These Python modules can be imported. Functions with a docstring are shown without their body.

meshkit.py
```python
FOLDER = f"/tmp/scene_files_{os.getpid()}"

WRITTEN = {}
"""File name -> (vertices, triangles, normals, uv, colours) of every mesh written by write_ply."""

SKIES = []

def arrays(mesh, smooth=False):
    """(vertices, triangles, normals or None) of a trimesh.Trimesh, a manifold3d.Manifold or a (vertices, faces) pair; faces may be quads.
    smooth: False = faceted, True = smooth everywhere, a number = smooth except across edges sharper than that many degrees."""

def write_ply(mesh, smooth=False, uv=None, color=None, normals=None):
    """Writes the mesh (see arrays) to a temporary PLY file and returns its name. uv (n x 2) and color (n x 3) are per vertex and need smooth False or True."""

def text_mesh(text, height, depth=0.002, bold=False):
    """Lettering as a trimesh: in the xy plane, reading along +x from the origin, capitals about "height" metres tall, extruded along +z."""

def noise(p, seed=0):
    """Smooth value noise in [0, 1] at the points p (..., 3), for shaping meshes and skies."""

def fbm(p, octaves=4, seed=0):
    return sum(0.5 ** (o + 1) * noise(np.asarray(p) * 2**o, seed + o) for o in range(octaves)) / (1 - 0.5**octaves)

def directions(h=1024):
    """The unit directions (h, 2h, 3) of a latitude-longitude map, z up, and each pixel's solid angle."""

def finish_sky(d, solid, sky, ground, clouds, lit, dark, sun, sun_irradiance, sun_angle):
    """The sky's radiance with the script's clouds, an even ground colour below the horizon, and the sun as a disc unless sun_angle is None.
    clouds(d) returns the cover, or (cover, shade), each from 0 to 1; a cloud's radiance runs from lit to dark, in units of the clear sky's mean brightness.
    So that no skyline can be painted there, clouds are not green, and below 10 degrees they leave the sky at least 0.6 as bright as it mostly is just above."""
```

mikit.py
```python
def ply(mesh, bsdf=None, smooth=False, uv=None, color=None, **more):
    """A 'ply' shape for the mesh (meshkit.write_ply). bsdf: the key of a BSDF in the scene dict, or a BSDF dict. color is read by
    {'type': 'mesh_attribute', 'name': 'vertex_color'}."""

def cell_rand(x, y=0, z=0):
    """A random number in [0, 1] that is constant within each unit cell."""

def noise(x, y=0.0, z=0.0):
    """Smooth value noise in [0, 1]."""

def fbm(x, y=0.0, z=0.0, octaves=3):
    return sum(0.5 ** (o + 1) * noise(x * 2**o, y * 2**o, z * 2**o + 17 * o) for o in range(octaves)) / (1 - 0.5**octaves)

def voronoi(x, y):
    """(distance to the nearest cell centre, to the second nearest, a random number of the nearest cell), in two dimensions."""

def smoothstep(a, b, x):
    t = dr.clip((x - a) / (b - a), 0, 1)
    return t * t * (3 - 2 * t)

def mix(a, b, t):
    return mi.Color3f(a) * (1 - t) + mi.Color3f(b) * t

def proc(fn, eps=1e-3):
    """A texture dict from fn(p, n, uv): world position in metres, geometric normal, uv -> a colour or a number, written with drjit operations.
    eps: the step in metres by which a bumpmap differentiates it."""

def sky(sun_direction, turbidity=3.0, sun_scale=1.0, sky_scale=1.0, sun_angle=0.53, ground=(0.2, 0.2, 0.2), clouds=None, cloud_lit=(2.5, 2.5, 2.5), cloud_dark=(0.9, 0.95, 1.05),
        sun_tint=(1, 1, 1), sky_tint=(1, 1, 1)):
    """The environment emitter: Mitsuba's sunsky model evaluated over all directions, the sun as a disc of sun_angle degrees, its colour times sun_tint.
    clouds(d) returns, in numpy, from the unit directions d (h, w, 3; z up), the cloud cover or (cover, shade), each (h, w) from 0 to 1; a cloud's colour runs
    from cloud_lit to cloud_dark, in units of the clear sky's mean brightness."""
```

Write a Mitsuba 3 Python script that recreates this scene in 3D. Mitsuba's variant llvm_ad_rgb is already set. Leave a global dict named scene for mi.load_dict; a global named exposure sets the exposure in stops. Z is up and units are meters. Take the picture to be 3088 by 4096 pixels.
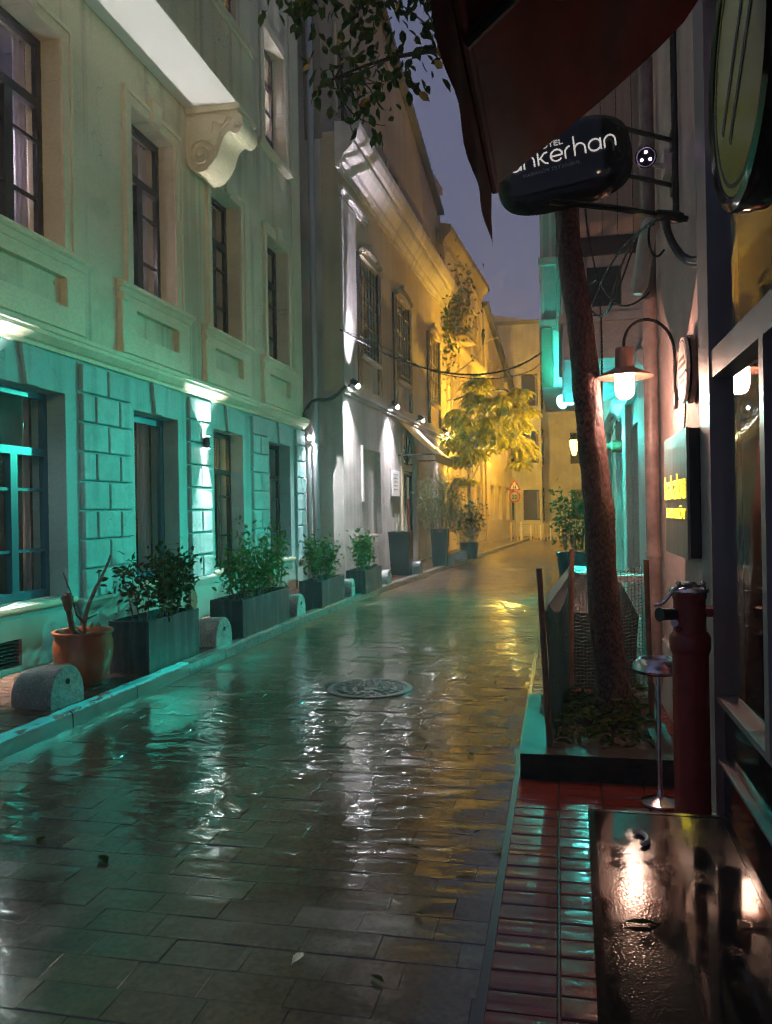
import math, random
import numpy as np
import trimesh, drjit as dr, mitsuba as mi
import manifold3d as m3
from shapely.geometry import Polygon, box as sbox, Point
from shapely.ops import unary_union
import mikit, meshkit
from mikit import proc, noise, fbm, voronoi, cell_rand, smoothstep, mix

rnd = random.Random(7)
rng = np.random.default_rng(7)
PI = math.pi
T = mi.ScalarTransform4f
scene, labels = {}, {}

# ------------------------------------------------------------------ camera, sky, exposure
exposure = 2.0
CAM_H, YAW, ROLL = 1.6, math.radians(12.2), math.radians(-1.0)
_r = np.array([math.cos(YAW), math.sin(YAW), 0.0]); _f = np.array([-math.sin(YAW), math.cos(YAW), 0.0]); _u = np.array([0, 0, 1.0])
_up = math.cos(ROLL) * _u - math.sin(ROLL) * _r
scene['camera'] = {'type': 'perspective', 'fov': 2 * math.degrees(math.atan(386 / 800)), 'fov_axis': 'x', 'near_clip': 0.05, 'far_clip': 1000.0,
                   'to_world': T().look_at(origin=[0, 0, CAM_H], target=[float(_f[0]), float(_f[1]), CAM_H], up=[float(x) for x in _up])}


def clouds(d):
    z = np.clip(d[..., 2], 0, 1)
    n = meshkit.fbm(d * 2.5, 3, seed=4)
    return np.ones(z.shape), np.clip(z * 1.1 - 0.15 + (n - 0.5) * 0.35, 0, 1)


SKY = 0.72
scene['sky'] = mikit.sky([0.3, -0.9, 0.12], turbidity=4, sun_scale=0.0, sky_scale=SKY, clouds=clouds, cloud_lit=(1.08, 1.18, 1.98), cloud_dark=(0.58, 0.65, 1.15), ground=(0.05, 0.05, 0.05))
scene['sky']['sampling_weight'] = 4.0


def spot(name, pos, target, rgb, cutoff, beam, weight=1.0):
    scene[name] = {'type': 'spot', 'to_world': T().look_at(origin=list(map(float, pos)), target=list(map(float, target)), up=[0.01, 0.3, 1.0] if abs(target[2] - pos[2]) < 0.9 * np.linalg.norm(np.subtract(target, pos)) else [0, 1, 0.01]),
                   'intensity': {'type': 'rgb', 'value': [float(c) for c in rgb]}, 'cutoff_angle': float(cutoff), 'beam_width': float(beam), 'sampling_weight': float(weight)}


def point(name, pos, rgb, weight=1.0):
    scene[name] = {'type': 'point', 'position': list(map(float, pos)), 'intensity': {'type': 'rgb', 'value': [float(c) for c in rgb]}, 'sampling_weight': float(weight)}


# teal floodlights on the right-hand buildings, aimed across the street and along their own wall
TEAL = np.array([0.04, 1.0, 0.72])
for i_, (ty, tz, k_, c_) in enumerate(((6.9, 1.5, 50, 23), (10.6, 1.5, 21, 28), (14.2, 1.5, 6, 40))):
    spot('flood_beam_%d' % i_, (-0.03, 14.98, 3.54), (-5.2, ty, tz), TEAL * k_ * 0.38, c_, c_ * 0.35, 2.0)
spot('flood_beam_003', (-0.05, 14.96, 3.52), (-1.6, 12.2, 0.0), TEAL * 30, 56, 22, 1.5)
spot('flood_beam_001', (0.52, 11.15, 2.60), (1.0, 10.3, 1.4), TEAL * 2.6, 70, 35)
spot('flood_beam_002', (0.20, 15.12, 3.82), (0.16, 15.6, 4.5), TEAL * 3.0, 48, 20)
# white up-and-down wall lamps of the green-lit building
for i_, yy in enumerate((11.07, 6.27)):
    spot('sconce_up_%d' % i_, (-5.047, yy, 2.78), (-4.93, yy, 4.9), (11.5, 11, 10.6), 50, 16)
    spot('sconce_down_%d' % i_, (-5.085, yy, 2.58), (-5.12, yy, 0.5), (60, 58, 60), 27, 5)

# ------------------------------------------------------------------ materials


def rgb(*c): return {'type': 'rgb', 'value': list(c)}


def bump(b, fn, eps=1e-3): return {'type': 'bumpmap', 'tex': proc(fn, eps), 'scale': 1.0, 'bsdf': b}


def pr(color, rough=0.6, **k):
    return {'type': 'principled', 'base_color': color if isinstance(color, dict) else rgb(*color), 'roughness': rough, **k}


def mottled(a, b, s=1.5, c=None, fine=40.0):
    def fn(p, n, uv):
        t = fbm(p.x * s, p.y * s, p.z * s, 4)
        f = fbm(p.x * fine, p.y * fine, p.z * fine, 2)
        # faint streaks of old rain on the render
        st = noise((p.x + p.y) * 9.0, p.z * 0.6, 3.0)
        return mix(a, b, smoothstep(0.25, 0.75, t * 0.82 + st * 0.18)) * (0.88 + 0.24 * f)
    return proc(fn)


def grain(h, s=60.0, s2=6.0, h2=0.0):
    return lambda p, n, uv: fbm(p.x * s, p.y * s, p.z * s, 3) * h + noise(p.x * s2, p.y * s2, p.z * s2) * h2




def old_stucco(p, n, uv):
    t = fbm(p.x * 0.9, p.y * 0.9, p.z * 0.9, 4)
    f = fbm(p.x * 38, p.y * 38, p.z * 38, 2)
    run = smoothstep(0.50, 0.80, noise(p.y * 5.5, p.z * 0.35, 3.0) * 0.6 + fbm(p.y * 17, p.z * 0.8, 8.0, 2) * 0.4)
    blot = smoothstep(0.60, 0.74, fbm(p.y * 2.6, p.z * 2.1, 5.0, 4))
    cr = dr.abs(fbm(p.y * 1.7, p.z * 1.7, 21.0, 4) - 0.5)
    crack = smoothstep(0.004, 0.0012, cr) * smoothstep(0.5, 0.6, noise(p.y * 0.8, p.z * 0.8, 30.0))
    c = mix((0.45, 0.42, 0.29), (0.56, 0.53, 0.38), smoothstep(0.25, 0.75, t))
    c = c * (1 - 0.22 * run - 0.10 * blot) * (1 - 0.45 * crack)
    return c * (0.9 + 0.2 * f)


scene['m_stucco'] = bump(pr(proc(old_stucco), 0.75), grain(0.0035, 45, 5, 0.004))
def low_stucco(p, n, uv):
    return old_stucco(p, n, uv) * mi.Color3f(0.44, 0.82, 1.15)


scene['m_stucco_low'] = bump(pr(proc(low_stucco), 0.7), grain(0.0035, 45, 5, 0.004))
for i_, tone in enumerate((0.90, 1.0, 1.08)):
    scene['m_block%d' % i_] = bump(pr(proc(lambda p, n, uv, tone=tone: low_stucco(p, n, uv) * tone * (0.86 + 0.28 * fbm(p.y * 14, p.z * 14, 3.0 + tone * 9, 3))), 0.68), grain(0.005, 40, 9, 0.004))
scene['m_trim'] = bump(pr(mottled((0.52, 0.47, 0.32), (0.60, 0.55, 0.39), 1.2), 0.7), grain(0.002, 50))


def base_stain(p, n, uv):
    t = fbm(p.x * 2.2, p.y * 2.2, p.z * 2.2, 4)
    low = smoothstep(0.75, 0.15, p.z + 0.5 * noise(p.y * 2.7, p.z * 1.5, 5.0) - 0.25)
    blot = smoothstep(0.52, 0.62, fbm(p.y * 1.6, p.z * 2.4, 9.0, 3)) * low
    return mix((0.34, 0.45, 0.42), (0.20, 0.085, 0.05), dr.clip(blot * 1.1 + low * 0.2, 0, 1)) * (0.85 + 0.3 * t)


scene['m_plinth'] = bump(pr(proc(base_stain), 0.6), grain(0.003, 45, 5, 0.004))
scene['m_render'] = bump(pr(mottled((0.30, 0.27, 0.24), (0.48, 0.44, 0.40), 0.8), 0.8), grain(0.008, 22, 4, 0.01))
scene['m_ochre'] = bump(pr(mottled((0.34, 0.27, 0.17), (0.44, 0.36, 0.24), 0.5), 0.8), grain(0.005, 30))
scene['m_dark_render'] = bump(pr(mottled((0.16, 0.13, 0.10), (0.24, 0.20, 0.15), 0.5), 0.85), grain(0.006, 25))
scene['m_pink'] = bump(pr(mottled((0.42, 0.30, 0.27), (0.55, 0.40, 0.36), 2.0), 0.7), grain(0.008, 26, 8, 0.006))
scene['m_grey_panel'] = bump(pr(mottled((0.33, 0.31, 0.30), (0.45, 0.42, 0.40), 1.5), 0.6), grain(0.002, 40))


def boards(p, n, uv):
    u = (p.x + p.y) * 7.0
    e = dr.abs(u - dr.floor(u) - 0.5)
    g = fbm(p.z * 2.0, (p.x + p.y) * 30.0, 1.0, 3)
    return mix((0.42, 0.28, 0.20), (0.58, 0.42, 0.33), g) * smoothstep(0.5, 0.46, e) * (0.8 + 0.3 * cell_rand(dr.floor(u)))


scene['m_boards'] = pr(proc(boards), 0.6)


def granite(p, n, uv):
    a, b, c = voronoi((p.x + p.z * 0.7) * 90, (p.y + p.z * 0.6) * 90)
    return mix((0.17, 0.17, 0.17), (0.36, 0.35, 0.34), c) * (0.7 + 0.5 * fbm(p.x * 9, p.y * 9, p.z * 9, 2))


scene['m_granite'] = bump(pr(proc(granite), 0.35, specular=0.6), grain(0.004, 60, 12, 0.004))
scene['m_kerb_cyan_light'] = bump(pr(proc(lambda p, n, uv: mix((0.12, 0.74, 0.80), (0.16, 0.16, 0.15), dr.maximum(smoothstep(0.56, 0.66, fbm(p.x * 16, p.y * 9, p.z * 16, 4)), smoothstep(0.112, 0.104, p.z + 0.006 * noise(p.y * 30, p.x * 20, 0.0))))), 0.16, specular=0.8), grain(0.003, 30, 8, 0.003))  # cyan lamp glare on the kerb tops, painted into the colour
scene['m_kerb'] = bump(pr(proc(lambda p, n, uv: granite(p, n, uv) * 0.45), 0.16, specular=0.8), lambda p, n, uv: fbm(p.x * 30, p.y * 30, p.z * 30, 3) * 0.004 + noise(p.x * 7, p.y * 7, 0.3) * 0.004, 2e-3)


# wet brown paving: colour per stone, a film of running water with ripples
PW, PL, ROADX = 0.165, 0.29, -3.42


def paver_colour(p, n, uv):
    r = dr.floor(p.y / PW)
    c = dr.floor((p.x + cell_rand(r, 3.0) * 0.6 + 0.165 * (r - 2 * dr.floor(r / 2))) / PL)
    k = cell_rand(r, c, 2.0)
    d = fbm(p.x * 1.1, p.y * 1.1, 0.0, 4)
    f = fbm(p.x * 55, p.y * 55, 0.0, 3)
    return mix((0.050, 0.034, 0.024), (0.098, 0.066, 0.046), dr.clip(k * 0.6 + d * 0.6 - 0.1, 0, 1)) * (0.6 + 0.8 * f)


def ripple(p, n, uv):
    x, y = p.x, p.y
    wx = fbm(x * 1.3, y * 1.3, 2.0, 2)
    flow = smoothstep(0.24, 0.50, fbm(x * 0.9 + 3.0, y * 0.28, 4.0, 3)) * smoothstep(2.4, 4.4, y) * 0.85 + 0.25
    w = noise(x * 5.5 + wx * 5, y * 13.5 + wx * 8, 1.0) * 0.0056 + noise(x * 13 + wx * 4, y * 30, 2.0) * 0.0021 + noise(x * 34, y * 70, 3.0) * 0.0006
    st = fbm(x * 38, y * 38, 5.0, 3) * 0.0005
    return w * flow + st


def road_rough(p, n, uv):
    flow = smoothstep(0.24, 0.50, fbm(p.x * 0.9 + 3.0, p.y * 0.28, 4.0, 3)) * smoothstep(2.4, 4.4, p.y)
    return 0.045 + (0.10 + 0.16 * smoothstep(0.40, 0.66, fbm(p.x * 2.3, p.y * 2.0, 7.0, 4))) * (1 - 0.9 * flow)


scene['m_paver'] = bump(pr(proc(paver_colour), proc(road_rough), specular=1.0), ripple, 2e-3)
scene['m_joint'] = pr((0.045, 0.032, 0.023), 0.15, specular=0.8)


def redbrick(p, n, uv):
    k = cell_rand(dr.floor(p.y / 0.118), dr.floor((p.x + 0.27) / 0.235), 1.0)
    f = fbm(p.x * 40, p.y * 40, 0.0, 3)
    return mix((0.085, 0.012, 0.008), (0.15, 0.026, 0.017), k * 0.6 + f * 0.4)


def drops(p, n, uv):
    a, b, c = voronoi(p.x * 75, p.y * 75)
    return smoothstep(0.42, 0.1, a) * 0.0006 * c + noise(p.x * 5, p.y * 34, 1.0) * 0.0038 + fbm(p.x * 60, p.y * 90, 2.0, 2) * 0.0005


scene['m_redbrick'] = bump(pr(proc(redbrick), 0.10, specular=0.7), drops, 1.5e-3)
scene['m_pavement'] = bump(pr(mottled((0.028, 0.013, 0.009), (0.058, 0.028, 0.017), 2.0), 0.28, specular=0.55), grain(0.005, 40, 12, 0.006))


def table_rough(p, n, uv):
    wet = smoothstep(0.44, 0.60, fbm(p.x * 16, p.y * 9, 3.0, 5))
    return 0.045 + 0.055 * wet


def table_bump(p, n, uv):
    a, b, c = voronoi(p.x * 130, p.y * 130)
    wet = smoothstep(0.40, 0.55, fbm(p.x * 16, p.y * 9, 3.0, 5))
    return smoothstep(0.45, 0.12, a) * 0.00016 * c * wet + noise(p.x * 7, p.y * 7, 0.0) * 0.0002 + fbm(p.x * 120, p.y * 120, 1.0, 2) * 0.00007 * wet


scene['m_table'] = bump(pr(proc(lambda p, n, uv: mix((0.010, 0.008, 0.007), (0.026, 0.018, 0.015), fbm(p.x * 16, p.y * 9, 3.0, 5))), proc(table_rough), specular=0.3), table_bump, 1e-3)
scene['m_black'] = pr((0.012, 0.012, 0.013), 0.28, specular=0.5)
scene['m_gloss_black'] = pr((0.006, 0.006, 0.007), 0.08, specular=0.5)
scene['m_iron'] = pr((0.03, 0.028, 0.027), 0.42, specular=0.5)
scene['m_grey_post'] = bump(pr((0.20, 0.18, 0.185), 0.4), grain(0.001, 30))
scene['m_pinktrim'] = pr((0.60, 0.45, 0.42), 0.55)
scene['m_teal_paint'] = pr((0.03, 0.115, 0.165), 0.3, specular=0.5)
scene['m_black_frame'] = pr((0.018, 0.017, 0.017), 0.35)
scene['m_glass'] = {'type': 'thindielectric', 'int_ior': 1.52}
scene['m_shop_glass'] = {'type': 'thindielectric', 'int_ior': 1.46}
scene['m_room'] = {'type': 'twosided', 'bsdf': pr((0.035, 0.030, 0.030), 0.9)}
scene['m_room_light'] = {'type': 'twosided', 'bsdf': pr((0.62, 0.56, 0.5), 0.9)}
scene['m_curtain'] = {'type': 'principledthin', 'base_color': rgb(0.50, 0.48, 0.52), 'roughness': 0.9, 'diff_trans': 1.0, 'eta': 1.3}


def worn_box(p, n, uv):
    st = smoothstep(0.45, 0.85, noise((p.x + p.y) * 22.0, p.z * 1.6, 2.0) * 0.6 + 0.4 * fbm((p.x + p.y) * 60, p.z * 3.0, 4.0, 2))
    mud = smoothstep(0.30, 0.10, p.z + 0.12 * fbm(p.y * 7, p.z * 7, p.x * 7, 3))
    c = mix((0.012, 0.026, 0.036), (0.030, 0.055, 0.068), st)
    return mix(c, (0.04, 0.032, 0.024), mud * 0.8) * (0.8 + 0.4 * fbm(p.x * 30, p.y * 30, p.z * 30, 2))


scene['m_planter'] = bump(pr(proc(worn_box), 0.36), grain(0.0015, 30, 4, 0.003))
scene['m_bed'] = bump(pr(mottled((0.018, 0.014, 0.012), (0.036, 0.028, 0.024), 5.0), 0.6, specular=0.1), grain(0.002, 50))
scene['m_pipe'] = bump(pr(mottled((0.20, 0.14, 0.13), (0.34, 0.25, 0.23), 5.0), 0.4), grain(0.001, 40))
scene['m_soil'] = bump(pr((0.03, 0.022, 0.016), 0.8), grain(0.02, 25), 2e-3)
scene['m_terracotta'] = pr(proc(lambda p, n, uv: mix((0.22, 0.050, 0.018), (0.32, 0.08, 0.03), fbm(p.x * 6, p.y * 6, p.z * 6, 3))), 0.22, clearcoat=0.5, clearcoat_gloss=0.9)
scene['m_awning'] = {'type': 'twosided', 'bsdf': pr(proc(lambda p, n, uv: mix((0.07, 0.002, 0.003), (0.15, 0.004, 0.007), smoothstep(0.3, 0.75, fbm(p.x * 7, p.y * 3, p.z * 7, 4))) * (0.8 + 0.4 * noise(p.x * 300, p.y * 300, p.z * 300))), 0.8, specular=0.1)}
scene['m_yellow_awning'] = {'type': 'twosided', 'bsdf': pr((0.74, 0.50, 0.10), 0.7)}
scene['m_red'] = pr(proc(lambda p, n, uv: mix((0.16, 0.008, 0.010), (0.24, 0.014, 0.014), fbm(p.x * 20, p.y * 20, p.z * 20, 3))), 0.3, specular=0.5)
scene['m_red_sign'] = pr((0.45, 0.02, 0.02), 0.4)
scene['m_white'] = pr((0.75, 0.74, 0.72), 0.5)
scene['m_cream'] = pr(mottled((0.60, 0.52, 0.44), (0.72, 0.64, 0.55), 6.0), 0.45)
scene['m_dull_white'] = pr((0.34, 0.34, 0.345), 0.5)
scene['m_chrome'] = {'type': 'roughconductor', 'material': 'Cr', 'alpha': 0.09}
scene['m_steel'] = {'type': 'roughconductor', 'material': 'Al', 'alpha': 0.28}
scene['m_rust'] = bump(pr(mottled((0.16, 0.07, 0.04), (0.30, 0.16, 0.10), 14.0), 0.6), grain(0.002, 60))
scene['m_copper'] = pr((0.36, 0.20, 0.15), 0.42, metallic=0.35)
scene['m_olive'] = pr(proc(lambda p, n, uv: mix((0.34, 0.33, 0.08), (0.46, 0.43, 0.12), fbm(p.x * 8, p.y * 8, p.z * 8, 3))), 0.25, specular=0.3)
scene['m_zinc'] = pr((0.30, 0.30, 0.32), 0.42, metallic=0.5)
scene['m_cable'] = pr((0.012, 0.011, 0.011), 0.5)
scene['m_brushed'] = pr(proc(lambda p, n, uv: mix((0.16, 0.135, 0.11), (0.26, 0.22, 0.18), fbm(p.y * 45, p.z * 1.5, 1.0, 3))), 0.45, metallic=0.25)


def bark(p, n, uv):
    a = fbm(p.x * 85, p.y * 85, p.z * 48, 3)
    return mix((0.022, 0.009, 0.008), (0.10, 0.040, 0.034), smoothstep(0.30, 0.72, a))


scene['m_bark'] = bump(pr(proc(bark), 0.5, specular=0.5), lambda p, n, uv: fbm(p.x * 85, p.y * 85, p.z * 48, 3) * 0.014, 2e-3)
scene['m_pale_bark'] = pr(mottled((0.26, 0.22, 0.15), (0.42, 0.36, 0.25), 8.0), 0.6)
scene['m_stake'] = pr(mottled((0.10, 0.045, 0.025), (0.19, 0.09, 0.05), 9.0), 0.6)


def leafmat(a, b, dt=0.55, rough=0.35):
    def fn(p, n, uv):
        return mix(a, b, smoothstep(0.3, 0.7, noise(p.x * 5, p.y * 5, p.z * 5) * 0.6 + 0.4 * cell_rand(p.x * 14, p.y * 14, p.z * 14)))
    return {'type': 'principledthin', 'base_color': proc(fn), 'roughness': rough, 'diff_trans': dt, 'eta': 1.45}


scene['m_leaf'] = leafmat((0.035, 0.085, 0.022), (0.09, 0.16, 0.045))
scene['m_leaf_dark'] = leafmat((0.024, 0.042, 0.014), (0.055, 0.078, 0.024))
scene['m_leaf_olive'] = leafmat((0.09, 0.10, 0.04), (0.17, 0.17, 0.075), 0.6)
scene['m_leaf_yellow'] = leafmat((0.24, 0.24, 0.02), (0.46, 0.41, 0.035), 0.8, 0.3)
scene['m_leaf_autumn'] = leafmat((0.34, 0.19, 0.06), (0.48, 0.33, 0.12), 0.7)
scene['m_net'] = pr((0.02, 0.05, 0.05), 0.35)
scene['m_tarp'] = pr(mottled((0.012, 0.02, 0.02), (0.022, 0.038, 0.038), 4.0), 0.3)
scene['m_bead'] = {'type': 'dielectric', 'int_ior': 1.33}

# ------------------------------------------------------------------ builders
used = {}


def numbered(name):
    k = used.get(name, 0)
    used[name] = k + 1
    return name if k == 0 else '%s_%03d' % (name, k)


def thing(name, label, cat, group=None):
    key = numbered(name)
    labels[key] = {'label': label, 'category': cat}
    if group: labels[key]['group'] = group
    return key


class MB:
    """collects vertices and triangles of one mesh"""
    def __init__(self): self.v, self.f, self.n = [], [], 0

    def add(self, v, f):
        v, f = np.asarray(v, float), np.asarray(f, int)
        if f.shape[1] == 4: f = np.vstack([f[:, [0, 1, 2]], f[:, [0, 2, 3]]])
        self.v.append(v); self.f.append(f + self.n); self.n += len(v)
        return self

    def tm(self, m): return self.add(m.vertices, m.faces)

    def box(self, x0, x1, y0, y1, z0, z1): return self.add(*boxvf((x0, x1), (y0, y1), (z0, z1)))

    def tube(self, pts, r, sides=8, caps=True): return self.add(*tube(pts, r, sides, caps))

    def mesh(self): return trimesh.Trimesh(np.vstack(self.v), np.vstack(self.f), process=False)


def boxvf(a, b, c):
    v = np.array([[x, y, z] for x in a for y in b for z in c], float)
    return v, np.array([[0, 1, 3, 2], [4, 6, 7, 5], [0, 4, 5, 1], [2, 3, 7, 6], [0, 2, 6, 4], [1, 5, 7, 3]])


def tube(points, radii, sides=8, caps=True):
    p = np.asarray(points, float)
    t = np.gradient(p, axis=0); t /= np.linalg.norm(t, axis=1, keepdims=True) + 1e-12
    ref = np.array([0.31, 0.17, 0.93]) if abs(t[0] @ np.array([0.31, 0.17, 0.93])) < 0.9 else np.array([0.9, 0.3, 0.1])
    A = []
    for k in range(len(p)):
        a = ref - (ref @ t[k]) * t[k]; a /= np.linalg.norm(a) + 1e-12
        A.append(a); ref = a
    A = np.array(A); B = np.cross(t, A)
    ang = np.arange(sides) * 2 * PI / sides
    r = np.broadcast_to(radii, (len(p),))
    v = p[:, None] + r[:, None, None] * (np.cos(ang)[None, :, None] * A[:, None] + np.sin(ang)[None, :, None] * B[:, None])
    i, j = np.meshgrid(np.arange(len(p) - 1), np.arange(sides), indexing='ij')
    q = np.stack([i * sides + j, i * sides + (j + 1) % sides, (i + 1) * sides + (j + 1) % sides, (i + 1) * sides + j], -1).reshape(-1, 4)
    f = np.vstack([q[:, [0, 1, 2]], q[:, [0, 2, 3]]])
    v = v.reshape(-1, 3)
    if caps:
        n = len(v); v = np.vstack([v, p[:1], p[-1:]]); L = (len(p) - 1) * sides
        k = np.arange(sides)
        f = np.vstack([f, np.stack([(k + 1) % sides, k, 0 * k + n], 1), np.stack([L + k, L + (k + 1) % sides, 0 * k + n + 1], 1)])
    return v, f


def smoothpath(pts, n=24):
    from scipy.interpolate import CubicSpline
    pts = np.asarray(pts, float); s = np.r_[0, np.cumsum(np.linalg.norm(np.diff(pts, axis=0), axis=1))]
    return CubicSpline(s, pts)(np.linspace(0, s[-1], n))


def lathe(profile, center, seg=28):
    m = trimesh.creation.revolve(np.asarray(profile, float), sections=seg)
    m.apply_translation(center)
    return m


def obj(name, mesh, mat, parent=None, smooth=False, em=None, weight=0.0, **lab):
    key = numbered((parent + '__' if parent else '') + name)
    if isinstance(mesh, MB): mesh = mesh.mesh()
    extra = {}
    if em is not None: extra['emitter'] = {'type': 'area', 'radiance': rgb(*em), 'sampling_weight': float(weight)}
    scene[key] = mikit.ply(mesh, mat, smooth=smooth, **extra)
    if lab: labels[key] = lab
    return key


class Fac:
    """a facade's frame: u along it, v up, w out of it"""
    def __init__(self, o, d, n):
        self.o, self.d, self.n = (np.asarray(x, float) for x in (o, d, n))
        self.flip = np.linalg.det(np.array([self.d, [0, 0, 1], self.n])) < 0

    def P(self, uvw):
        uvw = np.asarray(uvw, float)
        return self.o + uvw[..., :1] * self.d + uvw[..., 1:2] * np.array([0, 0, 1.0]) + uvw[..., 2:] * self.n

    def put(self, mb, v, f):
        f = np.asarray(f, int)
        if self.flip: f = f[:, ::-1]
        mb.add(self.P(v), f)
        return mb

    def box(self, mb, u0, u1, v0, v1, w0, w1): return self.put(mb, *boxvf((u0, u1), (v0, v1), (w0, w1)))

    def block(self, mb, u0, u1, v0, v1, w0, w1, c=0.01):
        v = [(u0, v0, w0), (u1, v0, w0), (u1, v1, w0), (u0, v1, w0), (u0, v0, w1 - c), (u1, v0, w1 - c), (u1, v1, w1 - c), (u0, v1, w1 - c),
             (u0 + c, v0 + c, w1), (u1 - c, v0 + c, w1), (u1 - c, v1 - c, w1), (u0 + c, v1 - c, w1)]
        f = [(0, 3, 2, 1), (8, 9, 10, 11)]
        for a in range(4):
            b = (a + 1) % 4
            f += [(a, b, b + 4, a + 4), (a + 4, b + 4, b + 8, a + 8)]
        return self.put(mb, v, np.array(f))

    def poly(self, mb, polygon, w0, w1):
        for g in getattr(polygon, 'geoms', [polygon]):
            m = trimesh.creation.extrude_polygon(g, w1 - w0, engine='earcut')
            v = np.array(m.vertices); v[:, 2] += w0
            self.put(mb, v, m.faces)
        return mb

    def prof(self, mb, pts, u0, u1):
        """a moulding: (w, v) outline run along u"""
        m = trimesh.creation.extrude_polygon(Polygon(pts), u1 - u0, engine='earcut')
        q = np.array(m.vertices)
        v = np.stack([q[:, 2] + u0, q[:, 1], q[:, 0]], 1)
        f = np.array(m.faces)
        det = -1  # (w,v,u)->(u,v,w) mirrors
        self.put(mb, v, f[:, ::-1])
        return mb


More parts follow.
